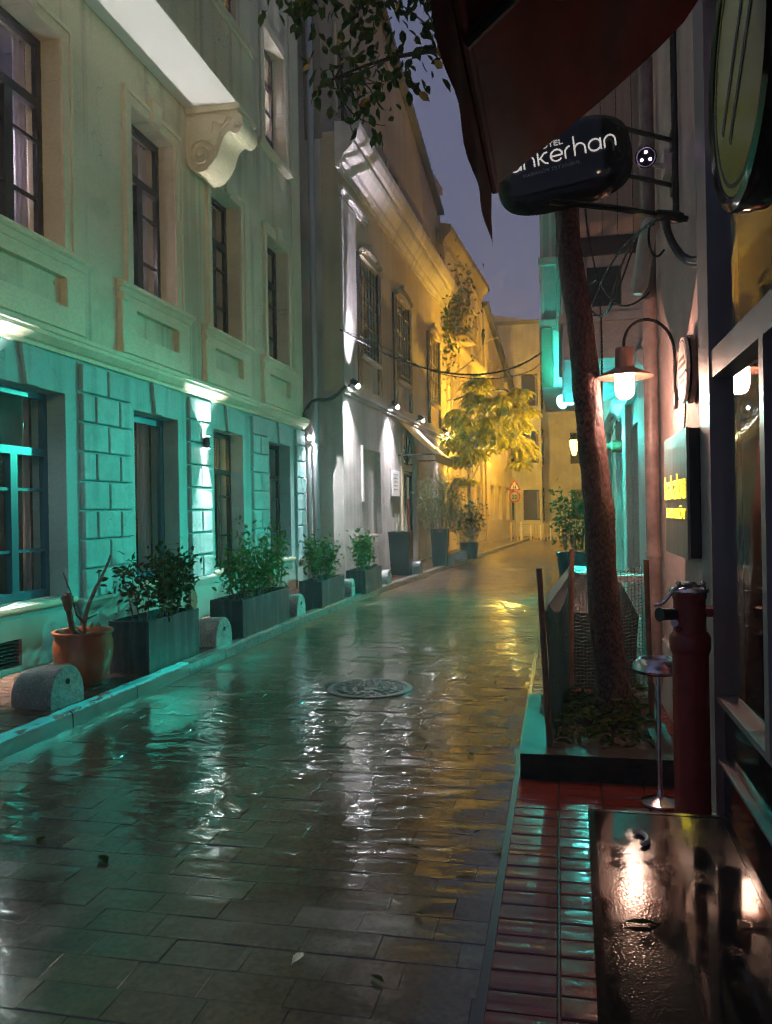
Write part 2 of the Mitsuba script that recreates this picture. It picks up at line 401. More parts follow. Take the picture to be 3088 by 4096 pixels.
def window(fr, parent, u0, u1, v0, v1, wd=0.22, fm='m_black_frame', transom=None, mull=None, bars=(), ft=0.06, curtains=(), lamp=None, room='m_room', pane='m_glass', depth=1.2, label=None, top_mull=False, blind=False):
    k = numbered(parent + '__window')
    if label: labels[k] = {'label': label}
    w0, w1 = -wd - 0.06, -wd
    mb = MB()
    fr.box(mb, u0, u0 + ft, v0, v1, w0, w1); fr.box(mb, u1 - ft, u1, v0, v1, w0, w1)
    fr.box(mb, u0 + ft, u1 - ft, v0, v0 + ft * 1.2, w0, w1); fr.box(mb, u0 + ft, u1 - ft, v1 - ft, v1, w0, w1)
    vt = v1 - ft
    if transom:
        fr.box(mb, u0 + ft, u1 - ft, transom - ft * 0.6, transom + ft * 0.6, w0, w1 + 0.015); vt = transom - ft * 0.6
    if mull:
        fr.box(mb, mull - ft * 0.75, mull + ft * 0.75, v0 + ft, v1 - ft if top_mull else vt, w0, w1 + 0.012)
    for b in bars:
        fr.box(mb, u0 + ft, u1 - ft, b - 0.016, b + 0.016, w0 + 0.01, w1 - 0.008)
    obj('frame', mb, fm, k)
    wp = -wd - 0.032
    obj('pane', fr.put(MB(), [(u0 + 0.02, v0 + 0.02, wp), (u1 - 0.02, v0 + 0.02, wp), (u1 - 0.02, v1 - 0.02, wp), (u0 + 0.02, v1 - 0.02, wp)], np.array([[0, 1, 2, 3]])), pane, k)
    a, b = -wd - 0.09, -wd - depth
    e = 0.25
    rm = MB()
    V = [(u0 - e, v0 - 0.05, a), (u1 + e, v0 - 0.05, a), (u1 + e, v1 + 0.1, a), (u0 - e, v1 + 0.1, a), (u0 - e, v0 - 0.05, b), (u1 + e, v0 - 0.05, b), (u1 + e, v1 + 0.1, b), (u0 - e, v1 + 0.1, b)]
    fr.put(rm, V, np.array([(4, 5, 6, 7), (0, 1, 5, 4), (3, 7, 6, 2), (0, 4, 7, 3), (1, 2, 6, 5)]))
    obj('interior', rm, room, k)
    for (c0, c1) in curtains:
        n = max(9, int(abs(c1 - c0) * 60)); uu = np.linspace(c0, c1, n)
        ww = -wd - 0.2 - 0.035 * np.sin(np.arange(n) * 1.25 + c0 * 9)
        v = np.vstack([np.stack([uu, uu * 0 + v0 + 0.02, ww], 1), np.stack([uu, uu * 0 + v1 - 0.02, ww * 0.6 - 0.4 * (wd + 0.2)], 1)])
        i = np.arange(n - 1)
        obj('curtain', fr.put(MB(), v, np.stack([i, i + 1, i + 1 + n, i + n], 1)), 'm_curtain', k, smooth=True)
    if blind:
        bm = MB()
        for s in np.arange(v0 + 0.1, v1 - 0.1, 0.07):
            fr.box(bm, u0 + 0.03, u1 - 0.03, s, s + 0.052, -wd - 0.2, -wd - 0.19)
        obj('blind', bm, 'm_curtain', k)
    if lamp:
        lu, lv, lw, em, sz = lamp
        lm = trimesh.creation.icosphere(2, sz)
        lm.apply_translation(fr.P([lu, lv, lw]))
        obj('room_lamp', lm, 'm_white', k, em=em, weight=0.5)
    return k


LEAF_V = np.array([[0, 0, 0], [0.28, 0.30, 0.05], [0.0, 0.33, -0.03], [-0.28, 0.30, 0.05], [0.30, 0.62, 0.03], [0.0, 0.66, -0.05], [-0.30, 0.62, 0.03], [0, 1, -0.14]])
LEAF_F = np.array([[0, 1, 2], [0, 2, 3], [1, 4, 5], [1, 5, 2], [3, 2, 5], [3, 5, 6], [4, 7, 5], [6, 5, 7]])


def leaves(P, D, N, L, W):
    """one mesh of leaves: base points P, directions D, up-normals N, lengths L, widths W"""
    P, D, N = (np.asarray(x, float) for x in (P, D, N))
    D = D / np.linalg.norm(D, axis=1, keepdims=True)
    S = np.cross(D, N); S /= np.linalg.norm(S, axis=1, keepdims=True) + 1e-9
    N = np.cross(S, D)
    n, m = len(P), len(LEAF_V)
    L, W = np.broadcast_to(L, n)[:, None, None], np.broadcast_to(W, n)[:, None, None]
    v = P[:, None] + LEAF_V[None, :, 0:1] * S[:, None] * W + LEAF_V[None, :, 1:2] * D[:, None] * L + LEAF_V[None, :, 2:3] * N[:, None] * L
    f = (LEAF_F[None] + (np.arange(n) * m)[:, None, None]).reshape(-1, 3)
    return trimesh.Trimesh(v.reshape(-1, 3), f, process=False)


def rand_dirs(n, up=0.2):
    d = rng.normal(size=(n, 3)); d[:, 2] = d[:, 2] * 0.6 + up
    return d / np.linalg.norm(d, axis=1, keepdims=True)


def shrub(name, label, cat, base, rx, ry, h, n, mat, leaf=(0.06, 0.035), stems=9, group=None, lift=0.12, spill=0.0, extra=()):
    """a leafy shrub: stems out of the soil with leaves along their upper parts"""
    t = thing(name, label, cat, group)
    b = np.asarray(base, float)
    st, P, D = MB(), [], []
    paths = []
    for i in range(stems):
        a, q = rnd.uniform(0, 2 * PI), math.sqrt(rnd.uniform(0, 1))
        p0 = b + np.array([math.cos(a) * rx * 0.6 * q, math.sin(a) * ry * 0.75 * q, 0])
        hh = h * rnd.uniform(0.7, 1.0)
        p2 = b + np.array([math.cos(a) * rx * q * 1.05, math.sin(a) * ry * q * 1.05, hh])
        p1 = (p0 + p2) / 2 + np.array([rnd.uniform(-1, 1) * 0.05, rnd.uniform(-1, 1) * 0.05, 0.02])
        paths.append(smoothpath([p0, p1, p2], 9))
    for e in extra: paths.append(smoothpath(e, 12))
    for c in paths:
        st.tube(c, np.linspace(0.009, 0.003, len(c)), 5)
    per = max(1, n // len(paths))
    for c in paths:
        for k in range(per):
            s = rnd.uniform(lift, 1.0) ** 0.8
            i = min(len(c) - 1, int(s * (len(c) - 1) + rnd.random()))
            off = rng.normal(size=3) * np.array([rx * 0.22, ry * 0.22, h * 0.09])
            P.append(c[i] + off); D.append(rng.normal(size=3) * [1, 1, 0.7] + [0, 0, 0.1 - spill])
    P, D = np.array(P), np.array(D)
    keep = P[:, 2] > b[2] - 0.03
    P, D = P[keep], D[keep]
    obj('stems', st, 'm_stake', t, smooth=True)
    sc = rng.uniform(0.5, 1.3, len(P))
    obj('foliage', leaves(P, D, rand_dirs(len(P), 1.0), leaf[0] * sc, leaf[1] * sc), mat, t, kind='stuff')
    return t

for k_ in list(scene):
    if k_.startswith('m_') and scene[k_]['type'] in ('principled', 'bumpmap', 'roughconductor'):
        scene[k_] = {'type': 'twosided', 'bsdf': scene[k_]}

# ------------------------------------------------------------------ setting: ground, road, pavements
LX = -5.2                      # plane of the green-lit facade
A2 = math.radians(2.05)
D2, N2, P2 = np.array([math.sin(A2), math.cos(A2), 0]), np.array([math.cos(A2), -math.sin(A2), 0]), np.array([-4.45, 16.41, 0])


def kerb_x(y):                 # street edge of the left kerb
    return -3.66 + (0.0 if y < 9 else 0.0045 * (y - 9) ** 2 if y < 17 else 0.288 + 0.072 * (y - 17))


def right_x(y):                # right edge of the road
    return -0.27 if y < 10 else -0.27 + 0.016 * (y - 10)


obj('ground', MB().box(-60, 60, -30, 140, -0.6, -0.05), 'm_joint', kind='structure', label='dark wet ground under the street', category='ground')
obj('road', MB().box(-4.2, 0.6, -4, 46, -0.049, -0.003), 'm_joint', kind='structure', label='wet brown paved street between the buildings', category='road')
nrow = 0
far = MB(); near_n = 0
y = -2.0
ri = 0
while y < 45.5:
    r = math.floor(y / PW + 0.5)
    xa, xb = kerb_x(y) + 0.03, right_x(y) - 0.02
    x = xa - rnd.random() * PL * 0.5 - (ri % 2) * PL * 0.5
    while x < xb:
        L = PL * rnd.uniform(0.92, 1.08)
        x0, x1 = max(x, xa), min(x + L, xb)
        if x1 - x0 > 0.04:
            mb = MB()
            # the stones settle a little unevenly; their arrises are worn
            dz = rnd.uniform(-0.0012, 0.0012); g = 0.0014
            t1, t2 = rnd.uniform(-0.0019, 0.0019), rnd.uniform(-0.0019, 0.0019)
            c = 0.0022
            a0, a1, b0, b1 = x0 + g * 0.5, x1 - g * 0.5, y + g * 0.5, y + PW - g * 0.5
            V = [(a0, b0, -0.0035), (a1, b0, -0.0035), (a1, b1, -0.0035), (a0, b1, -0.0035), (a0 + c, b0 + c, dz + t1), (a1 - c, b0 + c, dz + t2), (a1 - c, b1 - c, dz - t1), (a0 + c, b1 - c, dz - t2)]
            F = [(4, 5, 6, 7), (0, 1, 5, 4), (1, 2, 6, 5), (2, 3, 7, 6), (3, 0, 4, 7)]
            if 1.75 < y < 7.0 and near_n < 292:
                mb.add(V, F); obj('paver', mb, 'm_paver', 'road'); near_n += 1
            else:
                far.add(V, F)
        x += L
    y += PW; ri += 1
obj('far_pavers', far, 'm_paver', 'road', kind='stuff')

# pavements
pl = MB()
ys = np.arange(-4, 46.1, 1.0)
for a, b in zip(ys[:-1], ys[1:]):
    V = [(-9.5, a, -0.04), (kerb_x(a) - 0.115, a, -0.04), (kerb_x(b) - 0.115, b, -0.04), (-9.5, b, -0.04)]
    pl.add(V + [(x_, y_, 0.094) for x_, y_, z_ in V], [(4, 5, 6, 7), (0, 1, 5, 4), (1, 2, 6, 5), (2, 3, 7, 6), (3, 0, 4, 7)])
obj('pavement', pl, 'm_joint', kind='structure', label='narrow brown brick pavement along the left buildings', category='pavement')
pv = MB()
y = 2.0; ri = 0
while y < 30:
    x = kerb_x(y) - 0.12
    while x > (-5.15 if y < 16 else -4.6 + 0.036 * (y - 16)):
        dz = rnd.uniform(-0.003, 0.003)
        w = 0.2
        pv.add([(x - w + 0.004, y + 0.003, 0.09), (x - 0.004, y + 0.003, 0.09), (x - 0.004, y + 0.102, 0.09), (x - w + 0.004, y + 0.102, 0.09),
                (x - w + 0.008, y + 0.007, 0.106 + dz), (x - 0.008, y + 0.007, 0.106 + dz), (x - 0.008, y + 0.098, 0.106 + dz), (x - w + 0.008, y + 0.098, 0.106 + dz)],
               [(4, 5, 6, 7), (0, 1, 5, 4), (1, 2, 6, 5), (2, 3, 7, 6), (3, 0, 4, 7)])
        x -= w
    y += 0.105; ri += 1
obj('small_bricks', pv, 'm_pavement', 'pavement', kind='stuff')
# kerb stones, each with its own worn edge
kb = []
y = 1.6
while y < 44:
    L = rnd.uniform(0.85, 1.1)
    a, b = y + 0.006, y + L - 0.006
    mb = MB(); n = 9
    yy = np.linspace(a, b, n)
    jit = rng.normal(size=(n, 2)) * 0.004
    V = []
    for i in range(n):
        kx = kerb_x(yy[i])
        zt = 0.121 + jit[i, 0]
        V += [(kx - 0.12, yy[i], -0.04), (kx - 0.115, yy[i], zt), (kx - 0.022 + jit[i, 1], yy[i], zt), (kx + jit[i, 1] * 0.5, yy[i], zt - 0.022), (kx + 0.004, yy[i], -0.04)]
    F = []
    for i in range(n - 1):
        for j in range(4):
            F.append((i * 5 + j, i * 5 + j + 1, i * 5 + 5 + j + 1, i * 5 + 5 + j))
    mb.add(V, np.array(F))
    kk = obj('kerb_stone', mb, 'm_kerb_cyan_light' if y < 6.7 else 'm_kerb', 'pavement')
    if y < 6.7: labels[kk] = {'label': 'kerb stone with cyan light painted on its top'}
    y += L

# red brick strip under the table
obj('footpath', MB().box(-0.27, 3.2, -4, 46, -0.04, -0.004), 'm_joint', kind='structure', label='wet red brick strip beside the restaurant front', category='footpath')
rest = MB(); nb = 0
y = 0.9; ri = 0
while y < 16:
    for ci in range(5 if y < 9 else 4):
        x0 = -0.262 + ci * 0.235
        g = 0.0025; dz = rnd.uniform(-0.0015, 0.002)
        V = [(x0 + g, y + g, -0.004), (x0 + 0.235 - g, y + g, -0.004), (x0 + 0.235 - g, y + 0.118 - g, -0.004), (x0 + g, y + 0.118 - g, -0.004)]
        c = 0.005
        t = rnd.uniform(-0.002, 0.002)
        V += [(x0 + g + c, y + g + c, 0.008 + dz), (x0 + 0.235 - g - c, y + g + c, 0.008 + dz + t), (x0 + 0.235 - g - c, y + 0.118 - g - c, 0.008 + dz + t), (x0 + g + c, y + 0.118 - g - c, 0.008 + dz)]
        F = [(4, 5, 6, 7), (0, 1, 5, 4), (1, 2, 6, 5), (2, 3, 7, 6), (3, 0, 4, 7)]
        if 1.4 < y < 5.2 and ci < 4:
            obj('brick', MB().add(V, F), 'm_redbrick', 'footpath'); nb += 1
        else: rest.add(V, F)
    y += 0.118
obj('far_bricks', rest, 'm_redbrick', 'footpath', kind='stuff')

# manhole cover
mh = thing('manhole_cover', 'round black iron manhole cover in the wet paving', 'manhole cover')
c_ = (-1.70, 7.05)
obj('rim', lathe([(0.335, 0.0), (0.335, 0.014), (0.385, 0.014), (0.392, 0.0)], (c_[0], c_[1], -0.002), 48), 'm_iron', mh, smooth=30)
obj('plate', lathe([(0.0, 0.007), (0.325, 0.007), (0.33, 0.0)], (c_[0], c_[1], 0.0), 48), 'm_iron', mh)
for rr in (0.10, 0.19, 0.28):
    mb = MB(); k = int(rr * 80)
    for i in range(k):
        a = 2 * PI * i / k
        q = np.array([[math.cos(a), -math.sin(a), 0], [math.sin(a), math.cos(a), 0], [0, 0, 1]])
        v, f = boxvf((rr - 0.026, rr + 0.026), (-0.02, 0.02), (0.006, 0.014))
        mb.add(v @ q.T + [c_[0], c_[1], 0], f)
    obj('tread', mb, 'm_iron', mh, kind='stuff')

# ------------------------------------------------------------------ the green-lit building on the left
B1 = Fac((LX, 0, 0), (0, 1, 0), (1, 0, 0))
gb = thing('green_building', 'pale stucco building on the left washed in green light, with window bay and scroll bracket', 'building')
U0, U1 = 1.6, 15.95
bays = [(6.55, 7.73), (9.16, 10.35), (11.53, 12.70), (13.95, 15.12)]
wall = sbox(U0, 0.0, U1, 13.5)
holes = [sbox(a, 0.75, b, 2.94) for a, b in bays] + [sbox(a, 4.52, b, 6.78) for a, b in bays] + [sbox(13.95, 8.42, 15.1, 10.6)]
panels = [sbox(a + 0.07, 3.88, b + 0.03, 4.2) for a, b in bays]
wall = wall.difference(unary_union(holes + panels))
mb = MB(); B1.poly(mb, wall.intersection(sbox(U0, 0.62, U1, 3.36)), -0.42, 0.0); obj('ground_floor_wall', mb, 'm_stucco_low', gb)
mb = MB(); B1.poly(mb, wall.intersection(sbox(U0, 3.36, U1, 13.5)), -0.42, 0.0)
for p_ in panels:
    a, b, c, d = p_.bounds; B1.box(mb, a, c, b, d, -0.2, -0.055)
for o_ in holes[:4]:           # solid walls below the ground windows
    pass
obj('wall', mb, 'm_stucco', gb)
pb = MB(); B1.poly(pb, sbox(U0, 0.0, U1, 0.62).difference(sbox(6.0, 0.16, 6.93, 0.42)), -0.42, 0.012)
obj('plinth', pb, 'm_plinth', gb)
side = MB(); side.box(-13, LX - 0.42, U1 - 0.3, U1, 0, 13.5).box(-13, LX - 0.42, U0, U0 + 0.3, 0, 13.5).box(-13.3, -13, U0, U1, 0, 13.5).box(-13, LX - 0.42, U0 + 0.3, U1 - 0.3, 13.3, 13.5)
obj('back_wall', side, 'm_stucco', gb)
# cellar vent grille
vg = MB()
B1.box(vg, 6.0, 6.93, 0.16, 0.42, -0.3, -0.12)
obj('vent', vg, 'm_black', gb)
for i in range(7):
    s = MB(); B1.box(s, 6.0, 6.93, 0.175 + i * 0.036, 0.185 + i * 0.036, -0.1, -0.02)
    obj('slat', s, 'm_iron', gb + '__vent')
# string cornice between the floors
mb = MB(); B1.prof(mb, [(0, 3.345), (0.05, 3.345), (0.05, 3.385), (0.085, 3.40), (0.125, 3.445), (0.14, 3.46), (0.14, 3.50), (0.155, 3.51), (0.155, 3.555), (0.06, 3.59), (0, 3.60)], U0, U1 + 0.02)
obj('cornice', mb, 'm_trim', gb)
# pilasters of rusticated blocks
pil = [(5.70, 6.45, 2), (7.95, 9.02, 1), (10.60, 11.34, 2), (13.03, 13.78, 2), (15.36, 15.95, 2)]
for (a, b, kind) in pil:
    rows = np.linspace(0.70, 3.33, 9)
    pk = numbered(gb + '__pilaster')
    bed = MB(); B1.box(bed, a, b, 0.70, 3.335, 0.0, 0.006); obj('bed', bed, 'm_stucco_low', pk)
    for i in range(8):
        j = 7 - i
        w = b - a
        if kind == 1: cuts = [0, 0.255, 0.73, 1] if j % 2 == 0 else [0, 0.5, 1]
        else: cuts = [0, 0.5, 1] if j % 2 == 0 else [0, 1]
        cuts = [a + w * c for c in cuts]
        rev = cuts
        for c0, c1 in zip(rev[:-1], rev[1:]):
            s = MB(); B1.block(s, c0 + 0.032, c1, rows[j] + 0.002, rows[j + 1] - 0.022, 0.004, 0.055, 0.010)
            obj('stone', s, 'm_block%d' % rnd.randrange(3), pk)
    cap = MB(); B1.prof(cap, [(0.005, 0.56), (0.045, 0.56), (0.055, 0.58), (0.07, 0.64), (0.085, 0.66), (0.085, 0.695), (0.0, 0.70)], a - 0.06, b + 0.06)
    obj('base_moulding', cap, 'm_plinth', pk)
    bs = MB(); B1.box(bs, a - 0.02, b + 0.02, 0.0, 0.56, 0.012, 0.045); obj('base', bs, 'm_plinth', pk)
# ground-floor windows: lintel joints, keystones, sills
for i, (a, b) in enumerate(bays):
    m = (a + b) / 2
    ks = MB()
    pts = [(m - 0.10, 2.94), (m + 0.10, 2.94), (m + 0.17, 3.34), (m - 0.17, 3.34)]
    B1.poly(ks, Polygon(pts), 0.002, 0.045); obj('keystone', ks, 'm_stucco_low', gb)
    sl = MB(); B1.prof(sl, [(-0.2, 0.68), (0.05, 0.68), (0.065, 0.70), (0.065, 0.735), (-0.2, 0.755)], a - 0.08, b + 0.08); obj('sill', sl, 'm_trim', gb)
    if i == 1:
        window(B1, gb, a, b, 0.755, 2.94, 0.225, 'm_teal_paint', None, None, (), 0.10, curtains=((b - 0.34, b - 0.05),), lamp=(a + 0.2, 2.2, -1.0, (1.6, 0.9, 0.45), 0.05), label='tall single-pane window behind the nearest planter')
    else:
        window(B1, gb, a, b, 0.755, 2.94, 0.225, 'm_teal_paint' if i == 0 else 'm_black_frame', 2.30, (a + b) / 2 + 0.02, (1.26, 1.90), 0.07, curtains=((b - 0.16, b - 0.02), (a + 0.2, a + 0.32)),
               lamp=(b - 0.30, 1.45, -0.75, (5.0, 3.2, 2.4), 0.05) if i == 0 else ((a + 0.22, 2.45, -0.5, (14.0, 9.0, 3.0), 0.07) if i == 2 else None))
# upper-floor windows: surrounds, keystones, sills with aprons, sunk panels
for i, (a, b) in enumerate(bays):
    m = (a + b) / 2
    su = MB()
    ring = sbox(a - 0.17, 4.50, b + 0.17, 6.95).difference(sbox(a, 4.3, b, 6.78))
    B1.poly(su, ring, 0.001, 0.035)
    ring2 = sbox(a - 0.17, 4.50, b + 0.17, 6.95).difference(sbox(a - 0.125, 4.3, b + 0.125, 6.90))
    B1.poly(su, ring2, 0.036, 0.055)
    obj('surround', su, 'm_trim', gb)
    ks = MB(); B1.poly(ks, Polygon([(m - 0.09, 6.78), (m + 0.09, 6.78), (m + 0.14, 7.06), (m - 0.14, 7.06)]), 0.002, 0.085); obj('keystone', ks, 'm_trim', gb)
    sl = MB(); B1.prof(sl, [(-0.2, 4.40), (0.04, 4.34), (0.05, 4.36), (0.075, 4.40), (0.09, 4.405), (0.11, 4.43), (0.11, 4.465), (0.10, 4.475), (-0.2, 4.52)], a - 0.36, b + 0.40); obj('sill', sl, 'm_trim', gb)
    ap = MB()
    ring = sbox(a - 0.26, 3.63, b + 0.36, 4.34).difference(sbox(a + 0.07, 3.88, b + 0.03, 4.2))
    B1.poly(ap, ring, 0.001, 0.03); obj('apron', ap, 'm_trim', gb)
    st = MB(); B1.block(st, a - 0.345, a - 0.265, 3.66, 4.34, 0.0, 0.07, 0.01); B1.block(st, a - 0.36, a - 0.25, 3.60, 3.72, 0.0, 0.09, 0.01); B1.block(st, a - 0.36, a - 0.25, 4.24, 4.34, 0.0, 0.095, 0.01); obj('bracket', st, 'm_trim', gb)
    lit = i < 2
    window(B1, gb, a, b, 4.52, 6.78, 0.225, 'm_black_frame', 6.06, (a + b) / 2 + 0.03, (5.03, 5.66), 0.085, curtains=((b - 0.22, b - 0.02), (a + 0.04, a + 0.2)) if lit else ((b - 0.2, b - 0.03),),
           lamp=(b - 0.44, 5.35, -0.80, (110, 88, 112), 0.07) if i == 0 else ((a + 0.62, 5.25, -0.78, (110, 88, 108), 0.06) if i == 1 else None),
           label='upper window with a lit curtain' if lit else None)
# third floor, right of the bay: lit window with a blind
su = MB(); B1.poly(su, sbox(13.78, 8.3, 15.27, 10.78).difference(sbox(13.95, 8.3, 15.1, 10.6)), 0.001, 0.04); obj('surround', su, 'm_trim', gb)
sl = MB(); B1.prof(sl, [(-0.2, 8.3), (0.05, 8.26), (0.11, 8.33), (0.11, 8.39), (-0.2, 8.42)], 13.6, 15.4); obj('sill', sl, 'm_trim', gb)
window(B1, gb, 13.95, 15.1, 8.42, 10.6, 0.225, 'm_black_frame', 9.95, None, (8.95, 9.45), 0.06, lamp=(14.5, 9.6, -0.75, (420, 330, 290), 0.10), blind=True, room='m_room_light', label='brightly lit top-floor window with a blind')
# slim pilaster strip and the seam at the end of the facade
mb = MB(); B1.box(mb, 15.42, 15.95, 3.62, 13.4, 0.001, 0.03); obj('corner_strip', mb, 'm_trim', gb)
# projecting bay with its white soffit
bay = MB()
B1.box(bay, U0, 11.37, 7.50, 8.50, 0.003, 0.80)
body = sbox(U0, 8.58, 11.37, 13.4).difference(unary_union([sbox(a, 8.66, b, 11.0) for a, b in ((9.7, 10.82), (7.3, 8.4), (4.9, 6.0))]))
B1.poly(bay, body, 0.40, 0.78)
B1.box(bay, 11.10, 11.37, 8.58, 13.4, 0.003, 0.40)
obj('bay', bay, 'm_stucco', gb)
mb = MB(); B1.box(mb, U0, 11.40, 8.50, 8.58, 0.003, 0.84); B1.box(mb, U0, 11.385, 8.42, 8.50, 0.79, 0.82); obj('bay_ledge', mb, 'm_trim', gb)
mb = MB(); B1.box(mb, U0, 11.36, 7.488, 7.50, 0.01, 0.795); obj('soffit', mb, 'm_white', gb)
window(B1, gb, 9.7, 10.82, 8.66, 11.0, -0.70, 'm_black_frame', 10.3, 9.95, (), 0.05, lamp=(10.4, 10.2, 0.0, (110, 74, 26), 0.09), depth=0.9, room='m_room_light', label='bay window glowing warm yellow')
# scroll bracket
BR = Fac((LX, 0, 0), (0, 1, 0), (1, 0, 0))
out = [(0, 7.488), (0.80, 7.488), (0.80, 7.36), (0.86, 7.30), (0.88, 7.20), (0.84, 7.10), (0.76, 7.06), (0.68, 7.10), (0.62, 7.07), (0.56, 6.98), (0.52, 6.86), (0.46, 6.74), (0.38, 6.64), (0.29, 6.58), (0.18, 6.57), (0.09, 6.60), (0.03, 6.68), (0, 6.80)]
br = numbered(gb + '__scroll_bracket')
mb = MB(); BR.prof(mb, smoothpath(out[2:], 46).tolist() + [(0, 7.488), (0.80, 7.488)], 10.76, 11.34); obj('body', mb, 'm_trim', br)
mb = MB()
sp = [(0.235 + (0.235 * (1 - t / 14.5)) * math.cos(t - 1.2), 6.83 + (0.235 * (1 - t / 14.5)) * math.sin(t - 1.2)) for t in np.linspace(0, 13, 90)]
mb.tube([(LX + w, 10.752, z) for w, z in sp], 0.016, 6)
sp = [(0.80 + (0.075 * (1 - t / 9)) * math.cos(-t), 7.18 + (0.075 * (1 - t / 9)) * math.sin(-t)) for t in np.linspace(0, 8, 40)]
mb.tube([(LX + w, 10.752, z) for w, z in sp], 0.011, 6)
mb.tube([(LX + w, 10.752, z) for w, z in smoothpath([(0.05, 7.38), (0.3, 7.41), (0.55, 7.37), (0.72, 7.28)], 20)], 0.014, 6)
mb.tube([(LX + w, 10.752, z) for w, z in smoothpath([(0.47, 6.92), (0.52, 7.08), (0.60, 7.2), (0.70, 7.26)], 20)], 0.014, 6)
mb.tube([(LX + w, 10.752, z) for w, z in smoothpath([(0.40, 7.12), (0.50, 7.24), (0.56, 7.20), (0.63, 7.29), (0.70, 7.27)], 20)], 0.011, 6)
obj('scroll_relief', mb, 'm_trim', br, smooth=True)
mb = MB(); BR.prof(mb, [(0.0, 7.40), (0.85, 7.40), (0.85, 7.455), (0.82, 7.487), (0.0, 7.487)], 10.72, 11.385); obj('abacus', mb, 'm_trim', br)
# wall lamps
for i, yy in enumerate((11.07, 6.27)):
    t = thing('wall_lamp', 'small dark up-and-down wall lamp on the second pilaster' if i == 0 else 'up-and-down wall lamp of the green building nearest the camera', 'wall lamp', 'up-and-down wall lamps')
    obj('body', lathe([(0, -0.085), (0.036, -0.085), (0.045, -0.075), (0.045, 0.075), (0.036, 0.085), (0, 0.085)], (LX + 0.115, yy, 2.68), 20), 'm_iron', t, smooth=35)
    mb = MB(); mb.box(LX + 0.044, LX + 0.075, yy - 0.03, yy + 0.03, 2.62, 2.74); obj('mount', mb, 'm_iron', t)
    d = trimesh.creation.cylinder(0.03, 0.006); d.apply_translation((LX + 0.115, yy, 2.769)); obj('lens', d, 'm_white', t, em=(30, 28, 27))
    d = trimesh.creation.cylinder(0.03, 0.006); d.apply_translation((LX + 0.115, yy, 2.591)); obj('lens', d, 'm_white', t, em=(220, 212, 212), weight=0.3)

# ------------------------------------------------------------------ the stone building with spot lamps (second on the left)
B2 = Fac(P2, D2, N2)
sb = thing('stone_building', 'two-storey rendered building with spot lamps along its ledge and a yellow awning', 'building')
E2 = 12.95
wins = [(1.42, 2.95), (4.95, 6.55), (9.62, 11.25)]
door = unary_union([sbox(5.45, 0.0, 7.2, 3.0), Point(6.325, 3.0).buffer(0.86, 32)])
blind_ = sbox(1.45, 1.05, 3.1, 3.08)
holes = [sbox(a, 5.25, b, 7.45) for a, b in wins]
recess = [sbox(a, 4.48, b, 5.2) for a, b in wins]
mb = MB(); B2.poly(mb, sbox(0, 0, E2, 4.2).difference(unary_union([door, blind_])), -0.4, 0.0)
B2.box(mb, 1.45, 3.1, 1.05, 3.08, -0.3, -0.10)
obj('lower_wall', mb, 'm_render', sb)
mb = MB(); B2.poly(mb, sbox(0, 4.2, E2, 9.72).difference(unary_union(holes + recess)), -0.4, 0.0)
for p_ in recess:
    a, b, c, d = p_.bounds; B2.box(mb, a, c, b, d, -0.3, -0.12)
obj('upper_wall', mb, 'm_ochre', sb)
mb = MB(); B2.poly(mb, sbox(0.0, 4.3, 1.05, 8.3), 0.001, 0.05); obj('corner_strip', mb, 'm_render', sb)
mb = MB(); B2.box(mb, 0.0, 0.35, 0, 14.9, -7.5, -0.401); B2.box(mb, 0.02, E2, 0, 14.9, -7.9, -7.5); obj('side_wall', mb, 'm_render', sb)
mb = MB(); B2.prof(mb, [(0, 4.13), (0.06, 4.13), (0.07, 4.17), (0.12, 4.20), (0.12, 4.26), (0.02, 4.30), (0, 4.30)], -0.05, E2 + 0.04); obj('ledge', mb, 'm_render', sb)
mb = MB(); B2.prof(mb, [(0, 8.34), (0.05, 8.34), (0.06, 8.42), (0.11, 8.46), (0.11, 8.52), (0, 8.56)], -0.04, 2.0); obj('architrave', mb, 'm_render', sb)
mb = MB(); B2.prof(mb, [(0, 8.86), (0.06, 8.86), (0.08, 8.95), (0.16, 9.02), (0.18, 9.10), (0.36, 9.26), (0.40, 9.33), (0.40, 9.42), (0.46, 9.46), (0.53, 9.60), (0.55, 9.72), (0.0, 9.80)], -0.25, E2 + 0.3); obj('cornice', mb, 'm_render', sb)
